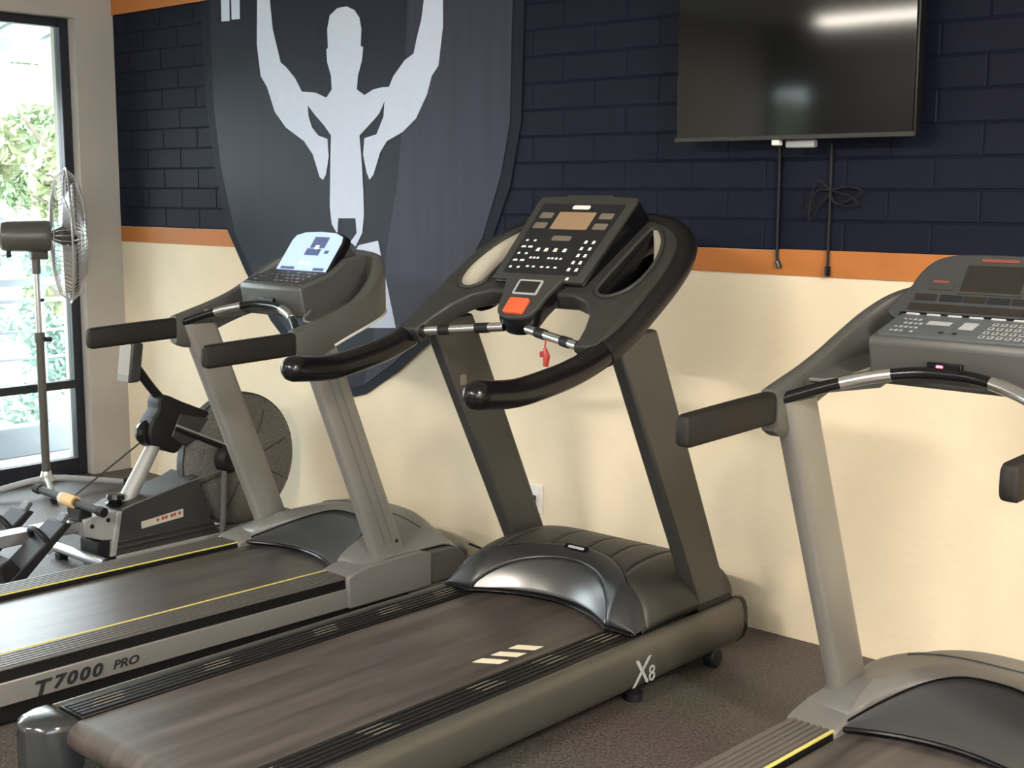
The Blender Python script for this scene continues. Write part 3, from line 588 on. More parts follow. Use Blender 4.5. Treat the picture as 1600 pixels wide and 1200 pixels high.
# ================================================================== grey treadmills (two of one make, different consoles)
def grey_treadmill(loc, rz, label, kind):
    T = thing('treadmill', label, 'treadmill', loc, rz, 'treadmills facing the wall')
    yl = 3.04
    for s in (-1, 1):
        def B(nm, u0, u1, y0, y1, z0, z1, m, bev=0.0, par=T): return obj(nm, MB().box(min(s * u0, s * u1), max(s * u0, s * u1), y0 - Y0, y1 - Y0, z0, z1), m, par, bev)
        fs = B('foot_strip', 0.278, 0.402, 1.42, yl, 0.171, 0.178, 't_strip', 0.002)
        rb = MB()
        for q in range(6): u = s * (0.292 + 0.0185 * q); rb.box(u - 0.0055, u + 0.0055, 1.425 - Y0, yl - Y0 - 0.005, 0.178, 0.1805)
        obj('grip_ribs', rb, 't_strip', fs, 0.001)
        B('edge_line', 0.2745 if kind == 'screen' else 0.2695, 0.2785, 1.42, yl, 0.1755, 0.1808, 'yellow', 0.001); B('edge_shade_strip', 0.273, 0.2785, 1.42, yl, 0.148, 0.1755, 'black_pl')  # black strip stands for the shade in the gap below the line
        B('side_recess', 0.27, 0.397, 1.42, yl + 0.2, 0.135, 0.171, 'black_pl')
        B('side_board', 0.36, 0.402, 1.40, 3.10, 0.064, 0.136, 'side_silver', 0.004)
        B('rear_corner_cap', 0.27, 0.408, 1.33, 1.42, 0.045, 0.182, 'black_pl', 0.012)
        B('base_skirt', 0.34, 0.392, 1.42, 3.3, 0.010, 0.065, 'black_pl', 0.003)
        for yy in (1.6, 3.2): obj('foot', MB().lathe([(0, 0), (0.028, 0), (0.028, 0.03), (0, 0.03)], L(s * 0.36, yy, 0), (0, 0, 1), 14), 'rubber', T)
        # bracket at the upright
        br = obj('base_bracket', MB().prism([(2.99 - Y0, 0.178), (3.02 - Y0, 0.190), (3.10 - Y0, 0.205), (3.34 - Y0, 0.212), (3.40 - Y0, 0.19), (3.40 - Y0, 0.06), (3.0 - Y0, 0.06)], 'x', s * 0.262, s * 0.412), 't_hood', T, 0.008)
        for bb in ((3.13, 0.30), (3.17, 0.315)): obj('bolt', MB().lathe([(0, 0), (0.007, 0), (0.006, 0.004), (0, 0.005)], L(s * bb[1], bb[0], 0.2075), (0, 0, 1), 10), 'rubber', br)
        # upright: oval extrusion, leaning back
        rings = []
        for z in (0.19, 1.045):
            yc = 3.222 - 0.385 * (z - 0.21); ring = []
            for q in range(24):
                a = 2 * pi * q / 24; cx = abs(cos(a)) ** 0.5 * (1 if cos(a) > 0 else -1); sy = abs(sin(a)) ** 0.6 * (1 if sin(a) > 0 else -1)
                ring.append(L(s * 0.362 + 0.030 * cx, yc + 0.072 * sy, z))
            rings.append(ring)
        up_ = obj('upright', MB().loft(rings), 't_metal', T, smooth=50)
        gr = MB()
        for dv in (-0.018, 0.018):
            gr.loft([[L(s * 0.362 + o_[0], 3.222 - 0.385 * (z - 0.21) + dv + o_[1], z) for o_ in ((s * 0.0292, -0.003), (s * 0.0312, -0.003), (s * 0.0312, 0.003), (s * 0.0292, 0.003))] for z in (0.26, 1.03)])
        obj('upright_groove_bead', gr, 't_hood', up_)
        obj('bolt', MB().lathe([(0, 0), (0.008, 0), (0.006, 0.004), (0, 0.005)], L(s * 0.392, 3.24, 0.265), (s, 0, 0), 10), 'rubber', up_)
        # paddle grip
        hr = []
        for y, zc, h, wd in ((2.448, 1.018, 0.026, 0.012), (2.453, 1.018, 0.034, 0.018), (2.465, 1.0185, 0.038, 0.021), (2.65, 1.026, 0.039, 0.022), (2.83, 1.033, 0.039, 0.022)):
            ring = []
            for q in range(20):
                a = 2 * pi * q / 20; cx = abs(cos(a)) ** 0.45 * (1 if cos(a) > 0 else -1); sz = abs(sin(a)) ** 0.45 * (1 if sin(a) > 0 else -1)
                ring.append(L(s * 0.372 + wd * cx, y, zc + h * sz))
            hr.append(ring)
        obj('paddle_grip', MB().loft(hr), 't_grip', T)
        # wing sweeping from the grip around the console
        W = [(0.372, 2.80, 0.975, 1.078, 0.052), (0.374, 2.86, 0.955, 1.094, 0.054), (0.376, 2.96, 1.005, 1.122, 0.05), (0.374, 3.05, 1.04, 1.155, 0.05), (0.362, 3.13, 1.066, 1.20, 0.05), (0.335, 3.20, 1.086, 1.252, 0.05), (0.29, 3.255, 1.098, 1.292, 0.05), (0.22, 3.30, 1.10, 1.315, 0.05), (0.10, 3.33, 1.10, 1.325, 0.05), (0.0, 3.335, 1.10, 1.325, 0.05)]
        Wc = cat_rom([(a, b, 0) for a, b, *_ in W], 4); Wz = cat_rom([(c, d, e) for _, _, c, d, e in W], 4)
        rg = []; rim = []
        for i, (p, q) in enumerate(zip(Wc, Wz)):
            t_ = (Wc[min(i + 1, len(Wc) - 1)] - Wc[max(i - 1, 0)]).normalized(); nn = Vector((t_.y, -t_.x, 0)); hw = q.z / 2
            zb, zt = q.x, q.y
            prof = [(-0.6, zb), (0.6, zb), (1, zb + 0.02), (1, zt - 0.025), (0.8, zt - 0.006), (0.3, zt), (-0.5, zt), (-0.9, zt - 0.006), (-1, zt - 0.02), (-1, zb + 0.02)]
            rg.append([L(s * (p.x + nn.x * hw * c), p.y + nn.y * hw * c, z) for c, z in prof])
            rim.append(L(s * (p.x + nn.x * (hw + 0.001)), p.y + nn.y * (hw + 0.001), zb + 0.012))
        wi = obj('console_wing', MB().loft(rg), 't_plastic', T)
        if True:
            obj('silver_trim', MB().tube(rim[8:30], 0.005, 6), 'trim_white', wi)
        tr = [(0.18, 2.99), (0.30, 2.90), (0.355, 2.92), (0.355, 3.05), (0.335, 3.15), (0.29, 3.22), (0.2, 3.27)]
        tp = MB(); nn_ = len(tr); zf = lambda y: 1.083 + 0.20 * (y - 2.9)
        tp.add([L(s * a, b, zf(b)) for a, b in tr] + [L(s * a, b, zf(b) - 0.02) for a, b in tr], [tuple(range(nn_)), tuple(range(nn_, 2 * nn_))[::-1]] + [(i, (i + 1) % nn_, nn_ + (i + 1) % nn_, nn_ + i) for i in range(nn_)])
        tray = obj('tray_floor', tp, 't_plastic', T)
        el = [L(s * a, b, zf(b) + c) for a, b, c in ((0.215, 3.0, 0.02), (0.25, 2.945, 0.012), (0.29, 2.92, 0.008), (0.33, 2.915, 0.008))]
        obj('tray_edge', MB().tube(cat_rom(el, 4), 0.0045, 6), 'steel', tray)
    # deck and belt
    obj('deck_frame', MB().box(-0.345, 0.345, 1.5 - Y0, 3.36 - Y0, 0.05, 0.14), 'black_pl', T)
    pr = [(3.25, 0.162), (1.45, 0.162)] + [(1.45 - 0.036 * sin(a), 0.126 + 0.036 * cos(a)) for a in lin(0.3, pi, 8)] + [(3.25, 0.090)]
    obj('running_belt', MB().prism([(y - Y0, z) for y, z in pr], 'x', -0.262, 0.262), 'belt_b', T)
    # motor hood: concave dish in front, flat cover behind
    def lip(u): return 3.115 - 0.085 * (u / 0.27) ** 2
    def ridge_y(u): return 3.335 - 0.30 * max(abs(u) / 0.27, 0) ** 3.2
    def ridge_z(u): return 0.285 - 0.10 * (abs(u) / 0.27) ** 2.6
    def dish(u, t):
        y = lip(u) + (max(ridge_y(u), lip(u) + 0.002) - lip(u)) * t; z0 = 0.178; z1 = max(ridge_z(u), 0.184)
        return L(u, y, z0 + (z1 - z0) * (0.35 * t + 0.65 * t * t))
    ud = [0.27 * sin(a) for a in lin(-pi / 2, pi / 2, 41)]
    obj('hood_dish', MB().grid(dish, ud, lin(0, 1, 12)), 't_dish', T, solid=0.006)
    obj('hood_lip', MB().tube([L(u, lip(u) - 0.004, 0.176) for u in ud], 0.007, 8), 'gloss_blk', T)
    def cover(u, t):
        a = min(abs(u) / 0.27, 1); y0 = max(ridge_y(max(min(u, 0.27), -0.27)), lip(max(min(u, .27), -.27)) + 0.002) + 0.003
        if abs(u) > 0.27: y0 = 3.06 + 0.0 * a
        y = y0 + (3.60 - y0) * t
        z0 = max(ridge_z(max(min(u, 0.27), -0.27)), 0.186); top = 0.292 - 0.075 * (abs(u) / 0.40) ** 3
        z = z0 + (top - z0) * min(1, t * 4) ** 0.6 - 0.10 * max(0, (t - 0.72) / 0.28) ** 2.2
        return L(u, y, z)
    uc = [0.405 * sin(a) for a in lin(-pi / 2, pi / 2, 49)]
    obj('hood_cover', MB().grid(cover, uc, lin(0, 1, 22)), 't_hood', T, solid=0.008)
    obj('ridge_gap', MB().tube([L(u, max(ridge_y(u), lip(u) + 0.002) + 0.001, max(ridge_z(u), 0.184) + 0.001) for u in ud], 0.0035, 6), 'gloss_blk', T)
    obj('hood_nose', MB().prism([(3.36 - Y0, 0.06), (3.36 - Y0, 0.2), (3.56 - Y0, 0.195), (3.605 - Y0, 0.16), (3.60 - Y0, 0.09), (3.54 - Y0, 0.06)], 'x', -0.404, 0.404), 't_plastic', T, 0.012)
    obj('cover_band', MB().tube([L(u, 3.44, cover(u, (3.44 - 3.335) / (3.60 - 3.335) if abs(u) < .2 else 0.7)[2] + 0.001) for u in lin(-0.3, 0.3, 13)], 0.003, 6), 't_dish', T)
    # pulse bar
    pth = cat_rom([L(*p) for p in ((-0.355, 2.835, 1.052), (-0.27, 2.885, 1.085), (-0.18, 2.93, 1.112), (-0.08, 2.957, 1.130), (0.0, 2.962, 1.133), (0.08, 2.957, 1.130), (0.18, 2.93, 1.112), (0.27, 2.885, 1.085), (0.355, 2.835, 1.052))], 6)
    pb = obj('pulse_bar', MB().tube(pth, 0.0145, 12), 'gloss_blk', T)
    for a, b in ((8, 16), (len(pth) - 17, len(pth) - 9)): obj('steel_sleeve', MB().tube(pth[a:b], 0.0165, 14), 'chrome', pb)
    # console body
    HW = 0.185 if kind == 'screen' else 0.212
    body = [(2.972, 1.198), (2.978, 1.207), (3.12, 1.25), (3.19, 1.30), (3.31, 1.31), (3.31, 1.14), (3.12, 1.085), (3.0, 1.09), (2.985, 1.13)]
    cb = obj('console_body', MB().prism([(y - Y0, z) for y, z in body], 'x', -HW, HW), 't_rim', T, 0.012)
    obj('key_slot', MB().box(-0.075 + 0.02, 0.02 + 0.01, 2.968 - Y0, 2.99 - Y0, 1.133, 1.158), 'gloss_blk', cb, 0.002)
    KA = math.atan2(1.25 - 1.207, 3.12 - 2.978); KV = Vector((0, cos(KA), sin(KA))); KO = Vector(L(0, 2.982, 1.2085)); MK = frame(KO, (1, 0, 0), KV); KN = Vector((0, -sin(KA), cos(KA)))
    kp = plate('keypad', [rect(-HW + 0.015, HW - 0.015, 0.004, 0.14, 0.012)], 0.006, MK, 't_dish' if kind == 'screen' else 'key_blue', cb, 0.001, 0.001)
    rk = random.Random(5 if kind == 'screen' else 9); ks = MB(); kd = MB()
    def kq(mb, u, v, w, h, n=0.0046): mb.add([KO + Vector((a, 0, 0)) + KV * b + KN * n for a, b in ((u - w, v - h), (u + w, v - h), (u + w, v + h), (u - w, v + h))], [(0, 1, 2, 3)])
    if kind == 'screen':
        for r in range(4):
            for c in range(9):
                if rk.random() < 0.72: kq(ks, -0.13 + c * 0.032, 0.03 + r * 0.028, rk.uniform(0.004, 0.010), rk.uniform(0.003, 0.006))
    else:
        for r in range(4):
            for c in range(5):
                if rk.random() < 0.8: kq(ks, -0.17 + c * 0.013, 0.03 + r * 0.025, 0.004, rk.uniform(0.003, 0.007))
        for r in range(4):
            for c in range(7): kq(ks, 0.055 + c * 0.021, 0.03 + r * 0.026, 0.007, 0.008); kq(kd, 0.055 + c * 0.021, 0.03 + r * 0.026, 0.003, 0.004, 0.0052)
        kq(ks, -0.075, 0.09, 0.030, 0.012); kq(ks, 0.0, 0.085, 0.018, 0.022); kq(kd, -0.045, 0.035, 0.006, 0.005, 0.0052); kq(kd, -0.012, 0.035, 0.006, 0.005, 0.0052)
    o = obj('key_legends', ks, 'cap_grey', kp, smooth=0); o['kind'] = 'stuff'
    if kd.v: o = obj('key_digits', kd, 'text_dark', kp, smooth=0); o['kind'] = 'stuff'
    SA = math.atan2(1.385 - 1.25, 3.22 - 3.12); SV = Vector((0, cos(SA), sin(SA))); SO = Vector(L(0, 3.118, 1.249)); MS = frame(SO, (1, 0, 0), SV)
    if kind == 'screen':
        hd = [(-0.162, -0.015), (0.162, -0.015), (0.162, 0.14), (0.150, 0.166), (0.10, 0.182), (0.0, 0.187), (-0.10, 0.182), (-0.150, 0.166), (-0.162, 0.14)]
        h = plate('screen_housing', [hd], 0.034, MS, 'gloss_blk', T, 0.006, -0.018)
        sc = plate('screen', [scale2(hd, 0.925, (0, 0.08))], 0.002, MS, 'screen_blue', h, 0, 0.0)
        plate('screen_picture', [rect(-0.018, 0.068, 0.105, 0.155)], 0.002, MS, 'screen_ui', h, 0, 0.001)
        plate('screen_picture', [rect(-0.03, 0.055, 0.072, 0.102)], 0.002, MS, 'screen_ui', h, 0, 0.001)
        plate('screen_highlight', [rect(0.012, 0.036, 0.10, 0.118, 0.006)], 0.002, MS, 'screen_ui2', h, 0, 0.0016)
        plate('screen_icon', [rect(0.082, 0.106, 0.082, 0.096)], 0.002, MS, 'screen_ui', h, 0, 0.001)
        for u0, u1 in ((-0.128, -0.045), (0.07, 0.132)): plate('screen_icon', [rect(u0, u1, 0.006, 0.018)], 0.002, MS, 'screen_ui', h, 0, 0.001)
        for u in (-0.02, 0.02): plate('screen_icon', [rect(u - 0.014, u + 0.014, 0.03, 0.045, 0.004)], 0.002, MS, 'screen_ui2', h, 0, 0.001)
        obj('neck', MB().prism([(3.16 - Y0, 1.26), (3.22 - Y0, 1.36), (3.25 - Y0, 1.36), (3.30 - Y0, 1.30)], 'x', -0.12, 0.12), 't_plastic', T, 0.01)
        tm = frame(L(0.4026, 1.812, 0.068), (0, 1, 0), (0, 0, 1))
        text('lettering', 'T', 0.064, tm, 'text_dark', T, shear=0.25, bold=0.0022, sx=1.25)
        text('lettering', '7000', 0.053, frame(L(0.4026, 1.876, 0.078), (0, 1, 0), (0, 0, 1)), 'text_dark', T, shear=0.25, bold=0.0022, track=1.25, sx=1.25)
        text('lettering', 'PRO', 0.038, frame(L(0.4026, 2.072, 0.084), (0, 1, 0), (0, 0, 1)), 'text_dark', T, shear=0.25, bold=0.001, sx=1.2)
    else:
        hd = [(-0.215, -0.012), (0.215, -0.012), (0.206, 0.09), (0.186, 0.145), (0.15, 0.176), (0.08, 0.188), (-0.08, 0.188), (-0.15, 0.176), (-0.186, 0.145), (-0.206, 0.09)]
        h = plate('display_housing', [sm2(hd, 4)], 0.05, MS, 't_dish', T, 0.008, -0.026)
        plate('led_window', [rect(-0.075, 0.075, 0.076, 0.152, 0.004)], 0.002, MS, 'led_glass', h, 0, 0.0)
        plate('led_bezel', [rect(-0.081, 0.081, 0.070, 0.158, 0.004), rect(-0.075, 0.075, 0.076, 0.152)], 0.003, MS, 'x_panel', h, 0, 0.0)
        plate('brand_mark', [rect(-0.047, 0.047, 0.164, 0.173, 0.003)], 0.002, MS, 'dull_red', h, 0, 0.0)
        for s in (-1, 1): plate('programme_chart', [rect(s * 0.125 - 0.032, s * 0.125 + 0.032, 0.078, 0.115, 0.004)], 0.002, MS, 'x_panel', h, 0, 0.0)
        plate('red_chart_line', [rect(-0.15, -0.11, 0.098, 0.104)], 0.002, MS, 'dull_red', h, 0, 0.0006)
        for i, u in enumerate((-0.155, -0.09, -0.03, 0.03, 0.09, 0.15)): plate('number_window', [rect(u - 0.028, u + 0.028, 0.046, 0.064, 0.003)], 0.002, MS, 'led_glass' if i % 2 == 0 else 'membrane', h, 0, 0.0)
        plate('window_strip', [rect(-0.19, 0.19, 0.016, 0.036, 0.003)], 0.002, MS, 'led_glass', h, 0, 0.0)
        plate('dark_ledge', [rect(-0.205, 0.205, -0.006, 0.008, 0.003)], 0.004, MS, 'gloss_blk', h, 0, 0.001)
        for q in range(7): plate('quick_key', [rect(-0.186 + q * 0.054, -0.186 + q * 0.054 + 0.036, -0.008, 0.004, 0.003)], 0.006, MS, 'cap_grey', h, 0.001, 0.004)
        obj('key_light', MB().box(-0.030, -0.014, 2.964 - Y0, 2.97 - Y0, 1.140, 1.152), 'led_red', cb, 0.002)
        obj('neck', MB().prism([(3.16 - Y0, 1.24), (3.22 - Y0, 1.35), (3.26 - Y0, 1.35), (3.31 - Y0, 1.30)], 'x', -0.17, 0.17), 't_plastic', T, 0.01)
    return T
TH = radians(-2)
grey_treadmill((-3.87, 3.0, 0), TH, 'grey treadmill marked T7000 PRO with lit blue-white tablet screen', 'screen')
grey_treadmill((-1.25, 2.93, 0), TH, 'grey treadmill with dark display panel and red light, nearest the right edge', 'led')

# ================================================================== rowing machine
RX, RY = -4.93, 3.0
RW = thing('rowing_machine', 'grey rowing machine with round mesh flywheel by the cream wall', 'rowing machine', (RX, RY, 0))
def Q(x, y, z): return (x, y - RY, z)
fwc = Q(0.0, 3.575, 0.322)
cage = obj('flywheel_cage', MB().lathe([(0.0, 0.084), (0.10, 0.086), (0.20, 0.078), (0.27, 0.064), (0.297, 0.045), (0.305, 0.02), (0.305, 0.0), (0.29, -0.012), (0.0, -0.015)], fwc, (1, 0, 0), 56), 'mesh_grey', RW)
obj('cage_rim', MB().lathe([(0.297, 0.03), (0.309, 0.03), (0.309, -0.014), (0.297, -0.014)], fwc, (1, 0, 0), 56), 'rower_grey', cage)
obj('hub', MB().lathe([(0.0, 0.125), (0.045, 0.125), (0.062, 0.11), (0.07, 0.08)], Q(0, 3.47, 0.345), (1, 0, 0), 24), 'rubber', cage)
for k in range(8):
    a = 2 * pi * k / 8 + 0.3
    obj('cage_spoke', MB().tube([Q(0.088, 3.575 + 0.07 * cos(a), 0.322 + 0.07 * sin(a)), Q(0.082, 3.575 + 0.2 * cos(a), 0.322 + 0.2 * sin(a)), Q(0.05, 3.575 + 0.293 * cos(a), 0.322 + 0.293 * sin(a))], 0.0035, 6), 'rower_grey', cage)
body = [(2.872, 0.0), (2.905, 0.205), (2.95, 0.222), (3.24, 0.275), (3.30, 0.30), (3.36, 0.10), (3.42, 0.0)]
obj('base_housing', MB().prism([(y - RY, z) for y, z in body], 'x', -0.11, 0.10), 'rower_grey', RW, 0.008)
obj('base_edge', MB().prism([(2.852 - RY, 0.018), (2.878 - RY, 0.018), (2.915 - RY, 0.205), (2.890 - RY, 0.205)], 'x', -0.112, 0.106), 'rower_pale', RW, 0.004)
obj('base_skirt', MB().box(-0.115, 0.112, 2.88 - RY, 3.62 - RY, 0.0, 0.018), 'rower_pale', RW, 0.004)
for z in (0.045, 0.07): obj('base_rib', MB().box(0.1, 0.108, 2.885 - RY, 3.40 - RY, z, z + 0.012), 'rower_grey', RW, 0.003)
obj('top_edge', MB().tube([Q(0.10, 2.915, 0.212), Q(0.10, 3.22, 0.272), Q(0.10, 3.42, 0.30)], 0.004, 8), 't_hood', RW)
lb = obj('label_strip', MB().prism([(3.005 - RY, 0.112), (3.215 - RY, 0.126), (3.215 - RY, 0.162), (3.005 - RY, 0.142)], 'x', 0.1005, 0.1025), 'liner', RW, smooth=0)
mk = MB()
for i, yy in enumerate((3.08, 3.105, 3.122, 3.15, 3.165, 3.19)): mk.box(0.1026, 0.1031, yy - RY, yy + 0.012 - RY, 0.130 + 0.002 * i, 0.143 + 0.002 * i)
obj('label_marks', mk, 'red_dark', lb, smooth=0)['kind'] = 'stuff'
obj('rail_mount', MB().prism([(2.74 - RY, 0.125), (2.74 - RY, 0.198), (2.89 - RY, 0.212), (2.885 - RY, 0.085), (2.82 - RY, 0.095)], 'x', -0.075, 0.098), 'rower_pale', RW, 0.005)
for yy, zz in ((2.775, 0.165), (2.85, 0.178)): obj('bolt', MB().lathe([(0, 0), (0.010, 0), (0.008, 0.005), (0, 0.006)], Q(0.098, yy, zz), (1, 0, 0), 12), 'rubber', RW)
obj('rubber_block', MB().box(-0.05, 0.09, 2.80 - RY, 2.86 - RY, 0.0, 0.092), 'rubber', RW, 0.006)
obj('seat_rail', MB().box(-0.045, 0.05, 0.75 - RY, 2.76 - RY, 0.135, 0.185), 'steel', RW, 0.006)
obj('rear_leg', MB().prism([(0.78 - RY, 0.136), (0.86 - RY, 0.136), (0.90 - RY, 0.0), (0.70 - RY, 0.0)], 'x', -0.2, 0.2), 'rower_pale', RW, 0.01)
obj('seat', MB().loft([[Q(x * k, 1.7 + y * k2, z) for x, y in rect(-0.16, 0.16, -0.12, 0.12, 0.06)] for z, k, k2 in ((0.23, .9, .9), (0.25, 1, 1), (0.27, 1, 1), (0.285, 0.93, 0.9))]), 'rubber', RW)
obj('seat_carriage', MB().box(-0.07, 0.07, 1.63 - RY, 1.77 - RY, 0.186, 0.232), 'rubber', RW, 0.004)
st = obj('stabilizer', MB().tube([Q(-0.14, 2.735, 0.045), Q(0.27, 2.735, 0.045)], 0.022, 12), 'steel', RW)
for x in (-0.15, 0.262): obj('end_cap', MB().tube([Q(x, 2.735, 0.045), Q(x + 0.02, 2.735, 0.045)], 0.024, 12), 'rubber', st)
for x in (-0.09, 0.22): obj('foot_pad', MB().box(x - 0.02, x + 0.02, 2.715 - RY, 2.755 - RY, 0, 0.026), 'rubber', st, 0.003)
arm = obj('head_arm', MB().tube([Q(0, 2.985, 0.20), Q(0, 3.07, 0.33), Q(0, 3.165, 0.475)], [0.038, 0.034, 0.030], 16), 'rower_pale', RW)
hp = [(3.15, 0.44), (3.108, 0.455), (3.095, 0.51), (3.115, 0.565), (3.145, 0.60), (3.15, 0.645), (3.185, 0.665), (3.27, 0.625), (3.40, 0.565), (3.41, 0.54), (3.30, 0.50), (3.27, 0.44), (3.22, 0.40)]
hd = plate('head_housing', [[(a - RY, b) for a, b in sm2(hp, 3)]], 0.10, frame((0, 0, 0), (0, 1, 0), (0, 0, 1)), 'rubber', RW, 0.012)
obj('head_side', MB().prism([(3.20 - RY, 0.48), (3.25 - RY, 0.575), (3.42 - RY, 0.53), (3.38 - RY, 0.46), (3.26 - RY, 0.43)], 'x', 0.045, 0.058), 'rower_grey', hd, 0.006)
obj('brace_bar', MB().tube([Q(0.06, 3.22, 0.515), Q(0.095, 3.55, 0.35)], 0.012, 8), 'rubber', hd)
obj('brace_bar', MB().tube([Q(0.075, 3.215, 0.53), Q(0.10, 3.55, 0.37)], 0.006, 8), 'rower_pale', hd)
obj('cage_strut', MB().tube([Q(0.10, 3.44, 0.31), Q(0.10, 3.42, 0.02)], 0.014, 8), 't_hood', RW)
obj('guide_roller', MB().lathe([(0, -0.03), (0.05, -0.03), (0.06, 0), (0.05, 0.03), (0, 0.03)], Q(0, 3.12, 0.50), (1, 0, 0), 20), 'gloss_blk', hd)
ma = obj('monitor_arm', MB().tube(cat_rom([Q(0, 3.20, 0.63), Q(0, 3.14, 0.70), Q(0, 3.075, 0.79)], 5), 0.020, 12), 'rubber', RW)
mo = obj('monitor', MB().prism([(3.005 - RY, 0.735), (3.06 - RY, 0.735), (3.085 - RY, 0.90), (3.03 - RY, 0.91)], 'x', -0.05, 0.05), 'rower_grey', RW, 0.01)
plate('monitor_face', [rect(-0.043, 0.043, 0.03, 0.165, 0.008)], 0.003, frame(Q(0, 3.0045, 0.735), (1, 0, 0), (0, 0.14, 1)), 'mon_face', mo, 0, 0.0)
plate('monitor_keys', [rect(-0.043, 0.043, 0.004, 0.028, 0.004)], 0.003, frame(Q(0, 3.0045, 0.735), (1, 0, 0), (0, 0.14, 1)), 'tan_icon', mo, 0, 0.0)
obj('knob', MB().lathe([(0, 0), (0.036, 0), (0.040, 0.012), (0.028, 0.018), (0.028, 0.026), (0.040, 0.032), (0.036, 0.052), (0.0, 0.056)], Q(0.02, 2.93, 0.212), (0, 0.1, 1), 20), 'gloss_blk', RW)
for s in (-1, 1):
    x = s * 0.15
    fr = obj('footrest', MB().prism([(2.59 - RY, 0.235), (2.622 - RY, 0.225), (2.375 - RY, 0.005), (2.325 - RY, 0.03)], 'x', x - 0.068, x + 0.068), 'rubber', RW, 0.006)
    obj('toe_plate', MB().prism([(2.625 - RY, 0.262), (2.640 - RY, 0.252), (2.555 - RY, 0.150), (2.537 - RY, 0.160)], 'x', x - 0.032, x + 0.032), 'rower_grey', fr, 0.012)
    obj('strap', MB().tube(cat_rom([Q(x - 0.06, 2.53, 0.15), Q(x - 0.05, 2.50, 0.20), Q(x, 2.49, 0.22), Q(x + 0.05, 2.50, 0.20), Q(x + 0.06, 2.53, 0.15)], 4), 0.012, 8), 'rubber', fr)
    obj('heel_cup', MB().prism([(2.40 - RY, 0.085), (2.36 - RY, 0.135), (2.31 - RY, 0.115), (2.335 - RY, 0.035)], 'x', x - 0.062, x + 0.062), 'rubber', fr, 0.006)
obj('footrest_axle', MB().tube([Q(-0.2, 2.53, 0.13), Q(0.2, 2.53, 0.13)], 0.014, 10), 'rower_pale', RW)
ha = obj('pull_handle', MB().tube([Q(-0.20, 2.70, 0.292), Q(0.20, 2.765, 0.245)], 0.017, 12), 'rower_grey', RW)
hv = Vector((0.4, 0.065, -0.047)); h0 = Vector(Q(-0.20, 2.70, 0.292))
obj('handle_collar', MB().tube([h0 + hv * 0.44, h0 + hv * 0.60], 0.027, 14), 'wood_tan', ha)
obj('handle_collar', MB().tube([h0 + hv * 0.38, h0 + hv * 0.43], 0.025, 14), 'liner', ha)
obj('handle_end', MB().tube([h0 + hv * 0.95, h0 + hv * 1.03], 0.021, 12), 'rubber', ha)
obj('handle_end', MB().tube([h0 + hv * -0.03, h0 + hv * 0.05], 0.021, 12), 'rubber', ha)
obj('handle_hook', MB().box(-0.02, 0.08, 2.73 - RY, 2.79 - RY, 0.186, 0.243), 'rubber', RW, 0.006)
obj('chain', MB().tube([h0 + hv * 0.5, Vector(Q(0, 3.09, 0.47))], 0.004, 6), 'rower_grey', RW)

# ================================================================== pedestal fan
FX, FY = -6.17, 3.30
FN = thing('pedestal_fan', 'pedestal fan with round wire cage standing before the window', 'fan', (FX, FY, 0))
obj('lower_pole', MB().tube([(0, 0, 0.06), (0, 0, 0.80)], 0.021, 14), 'fan_body', FN)
obj('pole_collar', MB().tube([(0, 0, 0.785), (0, 0, 0.835)], 0.026, 14), 'fan_body', FN)
obj('clamp_knob', MB().tube([(0.015, 0.015, 0.80), (0.042, 0.042, 0.80)], 0.012, 10), 'rubber', FN)
obj('upper_pole', MB().tube([(0, 0, 0.80), (0, 0, 1.19)], 0.0135, 12), 'steel', FN)
obj('tilt_bracket', MB().tube([(0, 0, 1.13), (0, 0, 1.225)], 0.021, 12), 'fan_body', FN)
hub = obj('base_hub', MB().lathe([(0.0, 0.05), (0.04, 0.05), (0.048, 0.075), (0.03, 0.10), (0.024, 0.12), (0, 0.12)], (0, 0, 0), (0, 0, 1), 16), 'steel', FN)
for dx, dy, ln in ((-0.22, -0.97, 0.42), (0.35, 0.94, 0.40), (0.93, -0.35, 0.22)):
    lg = obj('leg', MB().tube([(0, 0, 0.085), (dx * 0.1, dy * 0.1, 0.075), (dx * ln, dy * ln, 0.022)], 0.016, 10), 'cap_grey', FN)
    obj('rubber_tip', MB().tube([(dx * (ln - 0.02), dy * (ln - 0.02), 0.022), (dx * (ln + 0.03), dy * (ln + 0.03), 0.020)], 0.020, 10), 'rubber', lg)
fd = Vector((0.44, 0.90, 0)).normalized(); fc = Vector((0, 0, 1.318))
hc = fc + fd * 0.075
mot = obj('motor_housing', MB().lathe([(0.0, -0.245), (0.055, -0.243), (0.070, -0.23), (0.076, -0.20), (0.079, -0.02), (0.072, 0.0), (0.0, 0.0)], hc, fd, 28), 'fan_body', FN)
obj('swing_knob', MB().tube([hc + fd * -0.20 + Vector((0, 0, -0.075)), hc + fd * -0.20 + Vector((0, 0, -0.105))], 0.012, 8), 'rubber', mot)
obj('yoke', MB().box(-0.02, 0.02, -0.03, 0.06, 1.20, 1.245), 'fan_body', FN, 0.006)
gc = hc + fd * 0.085
ga = fd.orthogonal().normalized(); gb = fd.cross(ga)
def cage_pt(a, r, h): return gc + (ga * cos(a) + gb * sin(a)) * r + fd * h
cg = bpy.data.objects.new('wire_cage', None)
ring = obj('wire_cage', MB().tube([cage_pt(2 * pi * k / 48, 0.335, 0) for k in range(49)], 0.006, 6), 'wire', FN)
sp = MB()
